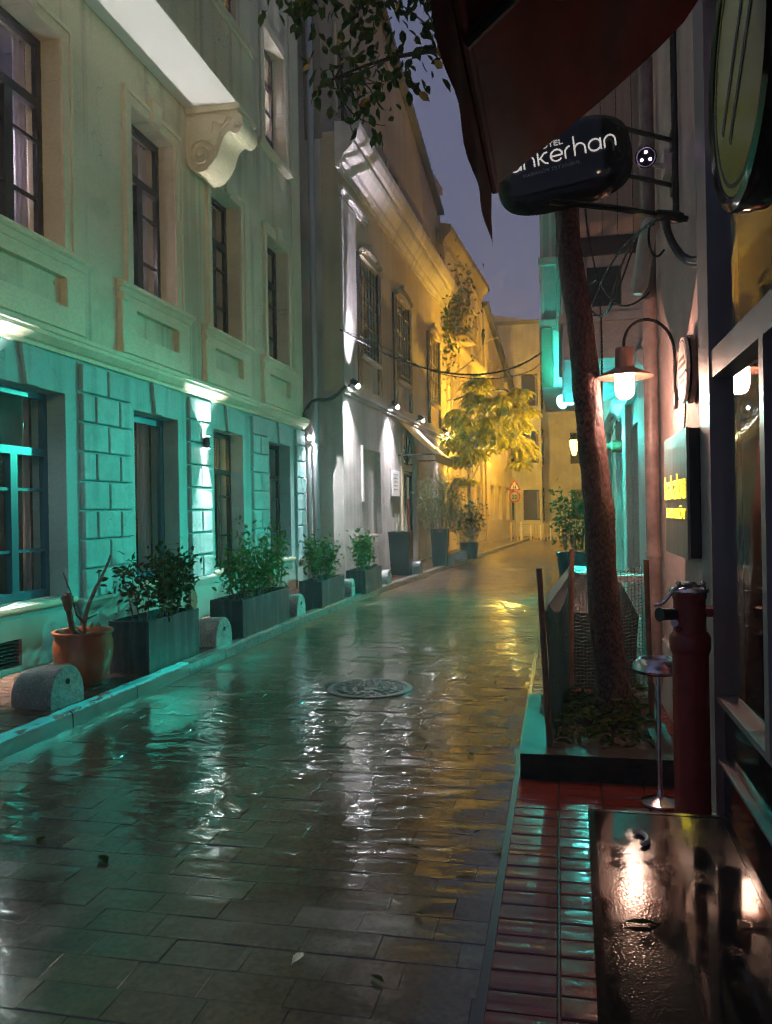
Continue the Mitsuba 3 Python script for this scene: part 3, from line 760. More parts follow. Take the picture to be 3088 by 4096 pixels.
for i, (a, b) in enumerate(wins):
    k = window(B2, sb, a, b, 5.25, 7.45, 0.16, 'm_cream' if i else 'm_dull_white', 6.75, (a + b) / 2, (5.8, 6.3), 0.07, curtains=((a + 0.3, a + 0.62), (b - 0.4, b - 0.1)), lamp=((a + b) / 2, 6.8, -0.9, (26, 18, 10), 0.06))
    for q in (a - 0.30, b + 0.005):
        mb = MB(); B2.box(mb, q, q + 0.29, 4.5, 7.5, 0.003, 0.05)
        obj('side_strip', mb, 'm_iron', sb)  # dark upright strip at each side of the window
    hd = MB()
    B2.poly(hd, Polygon([(a - 0.1, 7.48), (b + 0.1, 7.48), (b - 0.1, 7.70), ((a + b) / 2 + 0.25, 7.74), ((a + b) / 2, 7.98), ((a + b) / 2 - 0.25, 7.74), (a + 0.1, 7.70)]), 0.002, 0.10)
    for q in np.linspace(a, b, 7):
        m = trimesh.creation.icosphere(1, 0.085); m.apply_translation(B2.P([q, 7.62 + 0.1 * math.cos((q - (a + b) / 2) * 2.2), 0.10])); hd.tm(m)
    obj('carved_head', hd, 'm_ochre', sb, smooth=40)
    sl = MB(); B2.prof(sl, [(-0.1, 5.18), (0.06, 5.14), (0.12, 5.19), (0.12, 5.23), (-0.1, 5.25)], a - 0.08, b + 0.08); obj('sill', sl, 'm_ochre', sb)
    gr = MB()
    for q in np.linspace(a + 0.08, b - 0.08, 6): gr.tube([B2.P([q, 5.28, 0.03]), B2.P([q, 7.42, 0.03])], 0.011, 5)
    for q in (5.4, 5.95, 6.5, 7.05): gr.tube([B2.P([a, q, 0.035]), B2.P([b, q, 0.035])], 0.011, 5)
    obj('window_grille', gr, 'm_iron', sb)
# blind recess with its pale edge, door with a fanlight
mb = MB(); B2.box(mb, 1.33, 1.445, 1.85, 3.14, 0.002, 0.045); obj('recess_edge', mb, 'm_white', sb)
mb = MB(); B2.poly(mb, door.buffer(0.17).intersection(sbox(0, 0, 20, 9)).difference(door), 0.002, 0.06); obj('door_surround', mb, 'm_ochre', sb)
dk = numbered(sb + '__door')
mb = MB(); B2.box(mb, 5.45, 7.2, 2.66, 2.76, -0.25, -0.1); B2.box(mb, 5.45, 5.55, 0.1, 2.66, -0.25, -0.1); B2.box(mb, 7.1, 7.2, 0.1, 2.66, -0.25, -0.1); B2.box(mb, 6.28, 6.36, 0.1, 2.66, -0.24, -0.11); obj('frame', mb, 'm_iron', dk)
mb = MB(); B2.box(mb, 5.3, 7.4, 0.1, 3.95, -1.6, -0.42); obj('interior', mb, 'm_room', dk)
mb = MB(); B2.put(mb, [(5.55, 0.1, -0.18), (7.1, 0.1, -0.18), (7.1, 2.66, -0.18), (5.55, 2.66, -0.18)], np.array([[0, 1, 2, 3]])); obj('pane', mb, 'm_glass', dk)
fl = unary_union([sbox(5.5, 2.78, 7.15, 3.0), Point(6.325, 3.0).buffer(0.80, 32)]).intersection(sbox(5, 2.78, 8, 5))
mb = MB(); B2.poly(mb, fl, -0.10, -0.06); obj('fanlight', mb, 'm_white', dk)
mb = MB()
for a in np.linspace(0, PI, 7): mb.tube([B2.P([6.325, 2.95, -0.05]), B2.P([6.325 + 0.8 * math.cos(a), 3.0 + 0.8 * math.sin(a), -0.05])], 0.02, 5)
obj('glazing_bars', mb, 'm_iron', dk)
bn = thing('door_banner', 'narrow hanging banner, white above and red below, in the doorway', 'banner')
mb = MB(); B2.box(mb, 6.30, 6.55, 1.98, 2.60, -0.06, -0.045); obj('upper_half', mb, 'm_white', bn)
mb = MB(); B2.box(mb, 6.30, 6.55, 1.02, 1.975, -0.06, -0.045); obj('lower_half', mb, 'm_red_sign', bn)
pq = thing('wall_notice', 'white framed notice board beside the arched door', 'sign')
mb = MB(); B2.box(mb, 4.1, 4.95, 2.02, 2.70, 0.002, 0.05); obj('board', mb, 'm_white', pq)
mb = MB(); B2.box(mb, 4.07, 4.98, 1.99, 2.73, 0.001, 0.03); obj('frame', mb, 'm_zinc', pq)
mx = MB()
for q in (2.58, 2.48, 2.38, 2.28, 2.18): B2.box(mx, 4.25, 4.8 - 0.1 * rnd.random(), q, q + 0.025, 0.051, 0.053)
obj('text_lines', mx, 'm_zinc', pq, kind='stuff')
# awning
aw = thing('yellow_awning', 'sloping yellow awning over the door of the rendered building', 'awning')
v = []
for u in np.linspace(5.0, 7.75, 8):
    for k in range(7):
        t = k / 6; v.append((u, 4.10 - 0.95 * t - 0.05 * math.sin(PI * t), 0.02 + 1.02 * t))
v = np.array(v); F = [(i * 7 + j, i * 7 + j + 1, i * 7 + 8 + j, i * 7 + 7 + j) for i in range(7) for j in range(6)]
obj('canopy', B2.put(MB(), v, np.array(F)), 'm_yellow_awning', aw, smooth=True)
mb = MB(); B2.box(mb, 5.0, 7.75, 2.92, 3.15, 1.035, 1.05); obj('valance', mb, 'm_brushed', aw)
mb = MB()
for u in (5.02, 7.73): mb.tube([B2.P([u, 3.14, 0.0]), B2.P([u, 3.14, 1.04])], 0.018, 6)
mb.tube([B2.P([5.0, 3.14, 1.03]), B2.P([7.75, 3.14, 1.03])], 0.02, 6)
obj('arm', mb, 'm_iron', aw)
# spot lamps on the ledge
for i, u in enumerate((0.25, 3.9, 7.2, 11.4)):
    t = thing('spot_lamp', ('spot lamp at the corner, lighting the wall above and below', 'spot lamp on the ledge before the yellow awning', 'spot lamp on the ledge above the yellow awning', 'spot lamp at the far end of the ledge')[i], 'spot lamp', 'spot lamps along the ledge')
    mb = MB(); mb.tube([B2.P([u, 4.31, 0.05]), B2.P([u, 4.40, 0.16])], 0.016, 6); obj('bracket', mb, 'm_iron', t)
    mb = MB(); mb.tube([B2.P([u, 4.46, 0.14]), B2.P([u, 4.40, 0.20]), B2.P([u, 4.33, 0.27])], [0.045, 0.062, 0.062], 14); obj('head', mb, 'm_iron', t, smooth=35)
    m = trimesh.creation.icosphere(2, 0.045); m.apply_translation(B2.P([u, 4.30, 0.28])); obj('lens', m, 'm_white', t, em=(230, 222, 240), weight=0.3)
    o_ = B2.P([u, 4.21, 0.235]); tg = B2.P([u, 0.3, 0.16])
    spot('ledge_down_%d' % i, o_, tg, np.array([34, 32.5, 36]) * (1.0, 1.0, 1.3, 1.3)[i], 48, 7)
spot('ledge_up', B2.P([0.30, 4.56, 0.22]), B2.P([0.40, 8.0, 0.22]), (40, 37, 46), 34, 8)
# pipes in the gap, with a hidden white lamp
gp = thing('drain_pipes', 'twin rain pipes in the corner between the two left buildings', 'pipe')
mb = MB(); mb.tube([(-4.98, 16.16, 0.1), (-4.98, 16.16, 12.5)], 0.07, 12); obj('pipe', mb, 'm_zinc', gp, smooth=40)
mb = MB(); mb.tube([(-5.12, 16.08, 0.1), (-5.12, 16.08, 3.0)], 0.05, 12); obj('pipe', mb, 'm_zinc', gp, smooth=40)
for q in (1.4, 3.0, 5.2, 7.4, 9.8):
    obj('collar', lathe([(0.071, 0), (0.085, 0), (0.085, 0.07), (0.071, 0.07)], (-4.98, 16.16, q), 16), 'm_zinc', gp)
gl = thing('corner_lamp', 'small white lamp in the corner between the two left buildings', 'lamp')
m = trimesh.creation.icosphere(2, 0.05); m.apply_translation((-5.08, 16.06, 3.18)); obj('lens', m, 'm_white', gl, em=(26, 25, 26))
mb = MB(); mb.box(-5.19, -5.13, 16.03, 16.10, 3.14, 3.30); obj('body', mb, 'm_iron', gl)
spot('corner_down', (-5.0, 16.02, 3.10), (-4.85, 16.25, 0.3), (9, 9, 9.6), 60, 10)
hose = MB()
hose.tube(smoothpath([(-5.15, 15.9, 3.2), (-5.1, 15.9, 3.75), (-4.95, 16.0, 3.95), (-4.75, 16.3, 4.0), (-4.5, 16.38, 4.15), (-4.36, 16.36, 4.28)], 24), 0.035, 8)
obj('wall_conduit', hose, 'm_cable', None, smooth=True, label='thick black conduit bent round the corner below the gutter', category='conduit')

# ------------------------------------------------------------------ taller dark storeys behind the cornice
db = thing('dark_tenement', 'tall unlit building rising behind the moulded cornice on the left', 'building')
mb = MB()
outl = Polygon([(0.0, 9.6), (13.7, 9.6), (13.7, 12.9), (6.6, 14.75), (-0.2, 17.2)])
dwin = [sbox(5.75, 10.0, 7.0, 11.5), sbox(10.6, 9.95, 11.8, 11.35), sbox(1.0, 10.6, 2.3, 12.6)]
B2.poly(mb, outl.difference(unary_union(dwin)), -0.75, -0.35); obj('wall', mb, 'm_dark_render', db)
mb = MB(); B2.poly(mb, Polygon([(0.0, 9.6), (13.7, 9.6), (13.7, 12.9), (6.6, 14.75), (-0.2, 17.2)]), -7.4, -7.0); B2.box(mb, 13.4, 13.7, 0, 12.9, -7.0, -0.76); B2.box(mb, -0.02, 0.3, 14.9, 17.1, -7.0, -0.76); obj('back_wall', mb, 'm_dark_render', db)
for w in dwin:
    a, b, c, d = w.bounds
    window(B2, db, a, c, b, d, 0.55, 'm_black_frame', None, (a + c) / 2, ((b + d) / 2,), 0.06)
    mb = MB(); B2.box(mb, a - 0.14, a - 0.005, b, d, -0.345, -0.30); B2.box(mb, c + 0.005, c + 0.14, b, d, -0.345, -0.30); obj('window_surround', mb, 'm_ochre', db)
mb = MB()
for a, b in ((13.7, 12.9), (6.6, 14.75)): pass
B2.poly(mb, Polygon([(13.85, 12.86), (6.6, 14.75), (-0.2, 17.2), (-0.2, 17.34), (6.62, 14.9), (13.85, 13.0)]), -0.9, -0.12); obj('eave', mb, 'm_iron', db)

# ------------------------------------------------------------------ buildings further along the left
A4 = math.radians(4.5)
D4, N4 = np.array([math.sin(A4), math.cos(A4), 0]), np.array([math.cos(A4), -math.sin(A4), 0])
P4 = P2 + D2 * 13.35 + N2 * -0.15
B4 = Fac(P4, D4, N4)
yb = thing('yellow_lit_building', 'ornate building with a corner pillar behind the tree lit by yellow street light', 'building')
fw = [sbox(a, z0, a + 0.95, z0 + h) for a in (1.2, 3.6, 6.0) for z0, h in ((1.0, 1.9), (4.7, 2.1), (8.6, 1.9))]
mb = MB(); B4.poly(mb, sbox(0, 0, 8.2, 12.2).difference(unary_union(fw)), -0.35, 0.0); obj('wall', mb, 'm_ochre', yb)
mb = MB(); B4.box(mb, -0.02, 0.3, 0, 12.2, -6, -0.36); B4.box(mb, 7.9, 8.2, 0, 12.2, -6, -0.36); B4.box(mb, 0, 8.2, 0, 12.2, -6.3, -6.0); B4.box(mb, 0.0, 8.2, 12.0, 12.2, -6.0, -0.36); obj('back_wall', mb, 'm_dark_render', yb)
mb = MB(); B4.prof(mb, [(0, 11.5), (0.1, 11.5), (0.16, 11.7), (0.42, 11.95), (0.42, 12.2), (0, 12.3)], -0.3, 8.3); obj('cornice', mb, 'm_dark_render', yb)
mb = MB(); B4.prof(mb, [(0, 7.9), (0.08, 7.9), (0.25, 8.1), (0.25, 8.22), (0, 8.3)], -0.2, 8.25); B4.prof(mb, [(0, 4.0), (0.08, 4.0), (0.2, 4.15), (0.2, 4.25), (0, 4.3)], -0.1, 8.25); obj('string_course', mb, 'm_ochre', yb)
for u in (0.0, 2.6, 5.0, 7.5):
    mb = MB(); B4.block(mb, u, u + 0.5, 0, 11.49, 0.002, 0.12, 0.03); obj('pilaster', mb, 'm_ochre', yb)
mb = MB()
B4.box(mb, 0.3, 1.6, 12.2, 14.1, -2.0, -0.4); B4.box(mb, 0.2, 1.7, 14.1, 14.35, -2.1, -0.3); obj('roof_turret', mb, 'm_dark_render', yb)
for w in fw:
    a, b, c, d = w.bounds
    window(B4, yb, a, c, b, d, 0.2, 'm_iron', None, (a + c) / 2, ((b + d) / 2,), 0.06)
    mb = MB(); B4.poly(mb, sbox(a - 0.15, b - 0.12, c + 0.15, d + 0.2).difference(w), 0.002, 0.07); obj('window_surround', mb, 'm_ochre', yb)
# balcony box high on it
mb = MB(); B4.box(mb, 0.8, 2.9, 8.3, 8.42, 0.01, 0.75); obj('balcony_slab', mb, 'm_ochre', yb)
P5 = P4 + D4 * 8.3 + N4 * 0.15
A5 = math.radians(8)
D5, N5 = np.array([math.sin(A5), math.cos(A5), 0]), np.array([math.cos(A5), -math.sin(A5), 0])
B5 = Fac(P5, D5, N5)
cb = thing('gabled_building', 'lower building with a sloping roof line at the bend of the street', 'building')
fw = [sbox(a, z0, a + 0.8, z0 + 1.7) for a in (0.8, 2.6, 4.4) for z0 in (1.1, 4.4, 7.2)]
mb = MB(); B5.poly(mb, Polygon([(0, 0), (6, 0), (6, 8.0), (0, 11.2)]).difference(unary_union(fw)), -0.3, 0.0); obj('wall', mb, 'm_ochre', cb)
mb = MB(); B5.poly(mb, Polygon([(-0.1, 11.25), (6.2, 7.95), (6.2, 8.15), (-0.1, 11.45)]), -4, 0.25); obj('roof', mb, 'm_iron', cb)
mb = MB(); B5.box(mb, 5.7, 6.0, 0, 8, -4, -0.31); B5.box(mb, 0, 6, 0, 8, -4.3, -4); obj('back_wall', mb, 'm_ochre', cb)
for w in fw:
    a, b, c, d = w.bounds
    window(B5, cb, a, c, b, d, 0.18, 'm_iron', None, None, ((b + d) / 2,), 0.05)
# the building closing the view
BE = Fac((-6.5, 45.5, 0), (1, 0, 0), (0, -1, 0))
eb = thing('end_building', 'pale building closing the far end of the street', 'building')
fw = [sbox(a, z0, a + 0.9, z0 + h) for a in (3.2, 4.55, 7.2, 9.2) for z0, h in ((1.0, 1.7), (4.2, 1.8), (7.4, 1.8))]
mb = MB(); BE.poly(mb, Polygon([(0, 0), (5.6, 0), (5.6, 12.1), (0, 13.2)]).difference(unary_union(fw)), -0.3, 0.0); obj('wall', mb, 'm_grey_panel', eb)
mb = MB(); BE.box(mb, 5.3, 5.6, 0, 12.1, -8, -0.31); BE.box(mb, 0, 5.6, 12.0, 12.2, -8, 0.1); obj('roof', mb, 'm_dark_render', eb)
eb2 = thing('far_grey_building', 'tall dim building in the mist behind the bend', 'building')
mb = MB(); BE.poly(mb, sbox(5.4, 0, 16, 11.2).difference(unary_union(fw)), -2.3, -2.0); BE.box(mb, 5.4, 5.7, 0, 11.2, -8, -2.31); BE.box(mb, 5.4, 16, 11.0, 11.2, -8, -2.31); obj('wall', mb, 'm_grey_panel', eb2)
for w in fw:
    a, b, c, d = w.bounds
    if a < 5: window(BE, eb, a, c, b, d, 0.18, 'm_iron', None, (a + c) / 2, ((b + d) / 2,), 0.05)
    else: window(Fac((-6.5, 47.5, 0), (1, 0, 0), (0, -1, 0)), eb2, a, c, b, d, 0.18, 'm_iron', None, (a + c) / 2, (), 0.05)

# ------------------------------------------------------------------ right side: restaurant front, pink wall, building with overhanging bay
R = Fac((0.8, 0, 0), (0, 1, 0), (-1, 0, 0))
sf = thing('restaurant_front', 'dark glass restaurant front reflecting the street, with grey end post', 'shopfront')
mb = MB(); R.box(mb, -1.5, 4.40, 0.0, 0.285, -0.08, -0.01); obj('kick_plate', mb, 'm_gloss_black', sf)
mb = MB(); R.box(mb, -1.5, 4.40, 0.30, 0.595, -0.08, -0.02); obj('sill_panel', mb, 'm_gloss_black', sf)
for z0, z1 in ((0.285, 0.30), (0.595, 0.625), (2.26, 2.40), (4.25, 4.4)):
    mb = MB(); R.box(mb, -1.5, 4.40, z0, z1, -0.08, 0.02); obj('rail', mb, 'm_grey_post', sf)
for u in (0.9, 2.1, 3.31):
    mb = MB(); R.box(mb, u, u + 0.07, 0.625, 2.26, -0.08, 0.025); obj('mullion', mb, 'm_grey_post', sf)
mb = MB(); R.box(mb, 4.40, 4.70, 0.0, 4.4, -0.10, 0.03); obj('end_post', mb, 'm_grey_post', sf)
mb = MB(); R.box(mb, 4.70, 4.80, 0.0, 4.0, -0.10, 0.005); obj('post_return', mb, 'm_pinktrim', sf)
ed = [-1.5, 0.9, 2.1, 3.31, 4.40]
for a, b in zip(ed[:-1], ed[1:]):
    a_ = a + (0.07 if a > 0 else 0)
    w0_, w1_ = -0.030 - 0.0110 * (b - a_) , -0.030
    obj('pane', R.put(MB(), [(a_, 0.625, w0_), (b, 0.625, w1_), (b, 2.26, w1_), (a_, 2.26, w0_)], np.array([[0, 1, 2, 3]])), 'm_shop_glass', sf)
obj('pane', R.put(MB(), [(-1.5, 2.40, -0.095), (4.40, 2.40, -0.03), (4.40, 4.25, -0.03), (-1.5, 4.25, -0.095)], np.array([[0, 1, 2, 3]])), 'm_shop_glass', sf)
mb = MB(); V = [(-1.5, 0, -0.12), (4.4, 0, -0.12), (4.4, 4.3, -0.12), (-1.5, 4.3, -0.12), (-1.5, 0, -3), (4.4, 0, -3), (4.4, 4.3, -3), (-1.5, 4.3, -3)]
R.put(mb, V, np.array([(4, 5, 6, 7), (0, 1, 5, 4), (3, 7, 6, 2), (0, 4, 7, 3), (1, 2, 6, 5)])); obj('interior', mb, 'm_gloss_black', sf)
mb = MB(); R.box(mb, -1.5, 4.7, 4.4, 10.5, -0.5, -0.02); obj('upper_wall', mb, 'm_dark_render', sf)

pk = thing('pink_wall_house', 'narrow pink rendered house front between restaurant and overhanging bay', 'building')
mb = MB(); R.box(mb, 4.80, 7.4, 0.0, 10.5, -0.5, -0.02); obj('wall', mb, 'm_pink', pk)
mb = MB(); R.box(mb, 4.70, 4.80, 4.0, 10.5, -0.5, -0.021); obj('upper_strip', mb, 'm_pink', pk)
mb = MB(); R.block(mb, 6.95, 7.35, 0.0, 9.0, -0.02, 0.05, 0.012); obj('pilaster', mb, 'm_pink', pk)
mb = MB(); R.block(mb, 4.85, 7.4, 0.0, 0.55, -0.02, 0.012, 0.01); obj('plinth', mb, 'm_grey_panel', pk)
dp = thing('down_pipe', 'fat pinkish rain pipe running up the pink house', 'pipe')
mb = MB(); mb.tube([(0.74, 6.75, 0.2), (0.74, 6.75, 10)], 0.056, 16); obj('pipe', mb, 'm_pipe', dp, smooth=40)
for q in (1.2, 2.9, 4.5, 6.2): obj('collar', lathe([(0.057, 0), (0.066, 0), (0.066, 0.04), (0.057, 0.04)], (0.74, 6.75, q), 16), 'm_pipe', dp)
mb = MB(); mb.tube([(0.79, 5.58, 3.5), (0.79, 5.60, 10)], 0.022, 8); obj('vertical_cable', mb, 'm_cable', None, label='black cable running straight up the pink wall', category='cable')
sl = MB(); sl.tube(smoothpath([(0.70, 6.1, 3.72), (0.66, 6.15, 3.55), (0.62, 6.2, 3.3), (0.60, 6.2, 3.18)], 10), [0.03] + [0.062] * 8 + [0.035], 12)
obj('pipe_sleeve', sl, 'm_cream', None, smooth=40, label='pale slanting pipe sleeve bundled beside the black arm', category='pipe')

ob = thing('overhanging_building', 'grey building on the right with jutting bays and teal-lit ground floor', 'building')
R2 = Fac((0.86, 0, 0), (0, 1, 0), (-1, 0, 0))
mb = MB(); R2.poly(mb, sbox(7.4, 0, 21, 10.0).difference(unary_union([sbox(8.6, 0.35, 9.8, 2.55), sbox(12.4, 0.1, 13.5, 2.5), sbox(10.6, 0.6, 11.5, 2.4), sbox(16, 0.5, 18, 2.6)])), -0.4, 0); obj('wall', mb, 'm_grey_panel', ob)
mb = MB(); R2.box(mb, 7.4, 21, 0, 10, -5, -4.6); obj('back_wall', mb, 'm_grey_panel', ob)
for (a, b) in ((7.45, 8.45), (9.95, 10.45), (11.65, 12.2), (13.7, 14.3)):
    mb = MB(); R2.block(mb, a, b, 0, 2.9, 0.002, 0.07, 0.015); obj('pilaster', mb, 'm_grey_panel', ob)
for (a, b, c, d) in ((8.6, 9.8, 0.35, 2.55), (10.6, 11.5, 0.6, 2.4), (12.4, 13.5, 0.1, 2.5), (16, 18, 0.5, 2.6)):
    window(R2, ob, a, b, c, d, 0.15, 'm_grey_panel', 2.0, (a + b) / 2, (), 0.07)
mb = MB(); R2.prof(mb, [(0, 2.82), (0.08, 2.82), (0.16, 2.92), (0.16, 3.0), (0, 3.02)], 7.42, 15.0); obj('string_course', mb, 'm_grey_panel', ob)
# near bay: boarded side facing the camera, ledges
by = numbered(ob + '__near_bay')
mb = MB(); mb.box(0.07, 0.855, 8.0, 11.2, 3.05, 10.0); obj('body', mb, 'm_grey_panel', by)
mb = MB(); mb.box(0.10, 0.80, 7.975, 7.999, 4.22, 9.0); obj('boarding', mb, 'm_boards', by)
mb = MB(); mb.box(0.01, 0.858, 7.92, 11.25, 4.04, 4.16); mb.box(0.03, 0.858, 7.95, 11.22, 4.16, 4.21); obj('ledge', mb, 'm_iron', by)
mb = MB(); mb.box(0.03, 0.858, 7.94, 11.22, 3.40, 3.48); obj('lower_ledge', mb, 'm_grey_panel', by)
mb = MB(); mb.box(0.30, 0.62, 7.97, 7.999, 3.55, 3.92); obj('side_panel', mb, 'm_tarp', by)
# far bay with the teal-lit face
by2 = numbered(ob + '__far_bay')
mb = MB(); mb.box(-0.27, 0.855, 15.6, 19.5, 3.92, 10.0); obj('body', mb, 'm_grey_panel', by2)
mb = MB(); mb.box(-0.31, 0.858, 15.54, 19.55, 5.05, 5.2); mb.box(-0.31, 0.858, 15.54, 19.55, 6.25, 6.4); obj('ledge', mb, 'm_pink', by2)
mb = MB(); mb.box(-0.05, 0.33, 15.57, 15.599, 3.95, 5.0); obj('panel', mb, 'm_white', by2)
mb = MB(); mb.box(-0.27, -0.21, 15.585, 15.599, 5.2, 10); mb.box(-0.1, -0.05, 15.585, 15.599, 6.4, 10); obj('strip', mb, 'm_pinktrim', by2)
mb = MB(); mb.box(-0.275, -0.07, 15.52, 15.599, 3.93, 5.04); obj('shade_strip', mb, 'm_dark_render', by2)  # dark strip added where spilled teal light brightened the bay edge

# flood lamps
t = thing('flood_lamp', 'glowing teal floodlight under the far bay', 'floodlight', None)
m = trimesh.creation.icosphere(2, 1.0); m.apply_scale([0.15, 0.10, 0.10]); m.apply_transform(trimesh.transformations.rotation_matrix(0.42, [0, 1, 0])); m.apply_translation((0.20, 15.22, 3.63)); obj('glass', m, 'm_white', t, em=(0.4, 6, 4.6), weight=0.1, smooth=True)
d = trimesh.creation.cylinder(0.125, 0.012, sections=24); d.apply_transform(trimesh.geometry.align_vectors([0, 0, 1], np.array([-0.72, -0.62, -0.30]) / 0.997)); d.apply_translation((0.085, 15.09, 3.57)); obj('lens', d, 'm_white', t, em=(2.2, 40, 30), weight=0.5)
mb = MB(); mb.tube([(0.24, 15.35, 3.78), (0.26, 15.5, 3.93)], 0.025, 8); mb.tube([(0.10, 15.34, 3.72), (0.25, 15.36, 3.80), (0.34, 15.36, 3.76)], [0.05, 0.11, 0.06], 12); obj('housing', mb, 'm_iron', t)
t = thing('flood_lamp', 'teal floodlight on a rusty bracket against the grey wall, behind the tree', 'floodlight', None)
d = trimesh.creation.cylinder(0.105, 0.012, sections=24); d.apply_transform(trimesh.geometry.align_vectors([0, 0, 1], np.array([-0.15, -0.92, -0.36]) / 0.999)); d.apply_translation((0.42, 11.25, 2.60)); obj('lens', d, 'm_white', t, em=(12, 230, 215), weight=0.8)
mb = MB(); mb.tube([(0.424, 11.27, 2.607), (0.445, 11.40, 2.66), (0.45, 11.44, 2.675)], [0.115, 0.10, 0.05], 16); mb.tube([(0.45, 11.40, 2.60), (0.50, 11.34, 2.46), (0.62, 11.3, 2.44)], 0.014, 6); obj('housing', mb, 'm_iron', t, smooth=35)
mb = MB(); mb.tube([(0.60, 11.3, 2.44), (0.70, 11.3, 2.44), (0.72, 11.3, 2.44), (0.98, 11.3, 2.44)], [0.05, 0.05, 0.085, 0.085], 12); mb.tube([(0.70, 11.36, 2.78), (0.82, 11.4, 2.95)], 0.012, 6); mb.tube([(0.72, 11.36, 2.6), (0.84, 11.38, 2.9)], 0.010, 6); obj('bracket', mb, 'm_rust', t, smooth=35)

# gooseneck wall lamp with glowing glass
t = thing('gooseneck_lamp', 'copper gooseneck wall lamp with glowing white glass on the pink wall', 'wall lamp')
LC = np.array([0.452, 5.66, 2.50])
prof_ = [(0.0, 0.185), (0.058, 0.185), (0.062, 0.17), (0.062, 0.055), (0.075, 0.045), (0.185, -0.005), (0.190, -0.014), (0.184, -0.012), (0.072, 0.034), (0.05, 0.045), (0.0, 0.045)]
obj('shade', lathe(prof_, LC, 40), 'm_copper', t, smooth=35)
gp_ = [(0.0, -0.165), (0.03, -0.160), (0.052, -0.142), (0.064, -0.112), (0.066, -0.08), (0.066, 0.02), (0.05, 0.03), (0.0, 0.03)]
obj('glass', lathe(gp_, LC, 28), 'm_white', t, smooth=50, em=(11, 6.5, 4.7), weight=1.0)
point('gooseneck_glow', (0.452, 5.66, 2.312), (0.95, 0.54, 0.40))
mb = MB(); mb.tube(smoothpath([LC + (0, 0, 0.18), LC + (0.002, 0, 0.25), LC + (0.05, 0, 0.335), LC + (0.14, 0, 0.37), LC + (0.24, 0, 0.33), LC + (0.31, 0, 0.22), LC + (0.325, 0, 0.08), LC + (0.326, 0, -0.14)], 34), 0.011, 8); obj('arm', mb, 'm_iron', t, smooth=True)
mb = MB(); mb.box(0.79, 0.818, 5.60, 5.72, 2.32, 2.58); mb.tube([(0.778, 5.66, 2.26), (0.778, 5.66, 2.36), (0.778, 5.66, 2.40)], [0.016, 0.02, 0.012], 8); mb.box(0.765, 0.80, 5.645, 5.675, 2.50, 2.53); mb.box(0.765, 0.80, 5.645, 5.675, 2.37, 2.40); obj('back_plate', mb, 'm_iron', t)
mb = MB(); mb.tube(smoothpath([(0.79, 5.6, 2.36), (0.80, 5.4, 2.2), (0.80, 5.5, 2.0), (0.80, 5.45, 1.9)], 14), 0.006, 5); obj('flex', mb, 'm_cable', t)

# round plaque
t = thing('round_plaque', 'round white plaque on a black backing beside the gooseneck lamp', 'plaque')
rot = trimesh.transformations.rotation_matrix(PI / 2, [0, 1, 0])
for nm, rad, x0, w, mat, cy in (('backing', 0.205, 0.788, 0.03, 'm_black', 5.12), ('face', 0.20, 0.755, 0.018, 'm_cream', 5.15)):
    d = trimesh.creation.cylinder(rad, w, sections=48); d.apply_transform(rot); d.apply_translation((x0, cy, 2.43)); obj(nm, d, mat, t, smooth=30)
mb = MB()
for q, ww in ((2.50, 0.10), (2.46, 0.13), (2.40, 0.12), (2.36, 0.08)): mb.box(0.7435, 0.7455, 5.15 - ww, 5.15 + ww, q - 0.010, q + 0.010)
mb.tm(trimesh.creation.annulus(0.178, 0.184, 0.002, transform=trimesh.transformations.translation_matrix((0.745, 5.15, 2.43)) @ rot))
obj('faded_print', mb, 'm_rust', t, kind='stuff')
for a in (0.3, 3.3):
    m = trimesh.creation.icosphere(1, 0.009); m.apply_translation((0.744, 5.15 + 0.185 * math.cos(a), 2.43 + 0.185 * math.sin(a))); obj('screw', m, 'm_iron', t)

# box sign with yellow lit letters
t = thing('box_sign', 'grey metal box sign with glowing yellow letters', 'sign')
mb = MB(); mb.box(0.715, 0.785, 4.72, 5.66, 1.31, 2.04); obj('box', mb, 'm_black', t)
mb = MB(); mb.box(0.700, 0.7145, 4.715, 5.665, 1.305, 2.045); obj('face', mb, 'm_brushed', t)
mb = MB(); mb.box(0.7851, 0.818, 4.9, 5.0, 1.5, 1.9).box(0.7851, 0.818, 5.4, 5.5, 1.5, 1.9); obj('fixing', mb, 'm_iron', t)


def lettering(text, h, width, to, depth=0.012, bold=True):
    m = meshkit.text_mesh(text, h, depth, bold)
    b = m.bounds
    m.apply_translation([-b[0][0], 0, 0]); m.apply_scale([width / (b[1][0] - b[0][0]), 1, 1])
    m.apply_transform(to)
    return m


def basis(o, x, y):
    x, y = np.asarray(x, float), np.asarray(y, float); x /= np.linalg.norm(x); y -= (y @ x) * x; y /= np.linalg.norm(y)
    M = np.eye(4); M[:3, 0], M[:3, 1], M[:3, 2], M[:3, 3] = x, y, np.cross(x, y), o
    return M


# reading along the street from far to near when seen from the road
obj('lettering', lettering('bakalou', 0.15, 0.86, basis((0.699, 5.63, 1.65), (0, -1, 0), (0, 0, 1)), 0.006, False), 'm_white', t, em=(0.5, 0.40, 0.008), weight=0.2)
obj('lettering', lettering('KARAKÖY', 0.062, 0.80, basis((0.699, 5.57, 1.53), (0, -1, 0), (0, 0, 1)), 0.006, False), 'm_white', t, em=(0.45, 0.36, 0.008), weight=0.1)

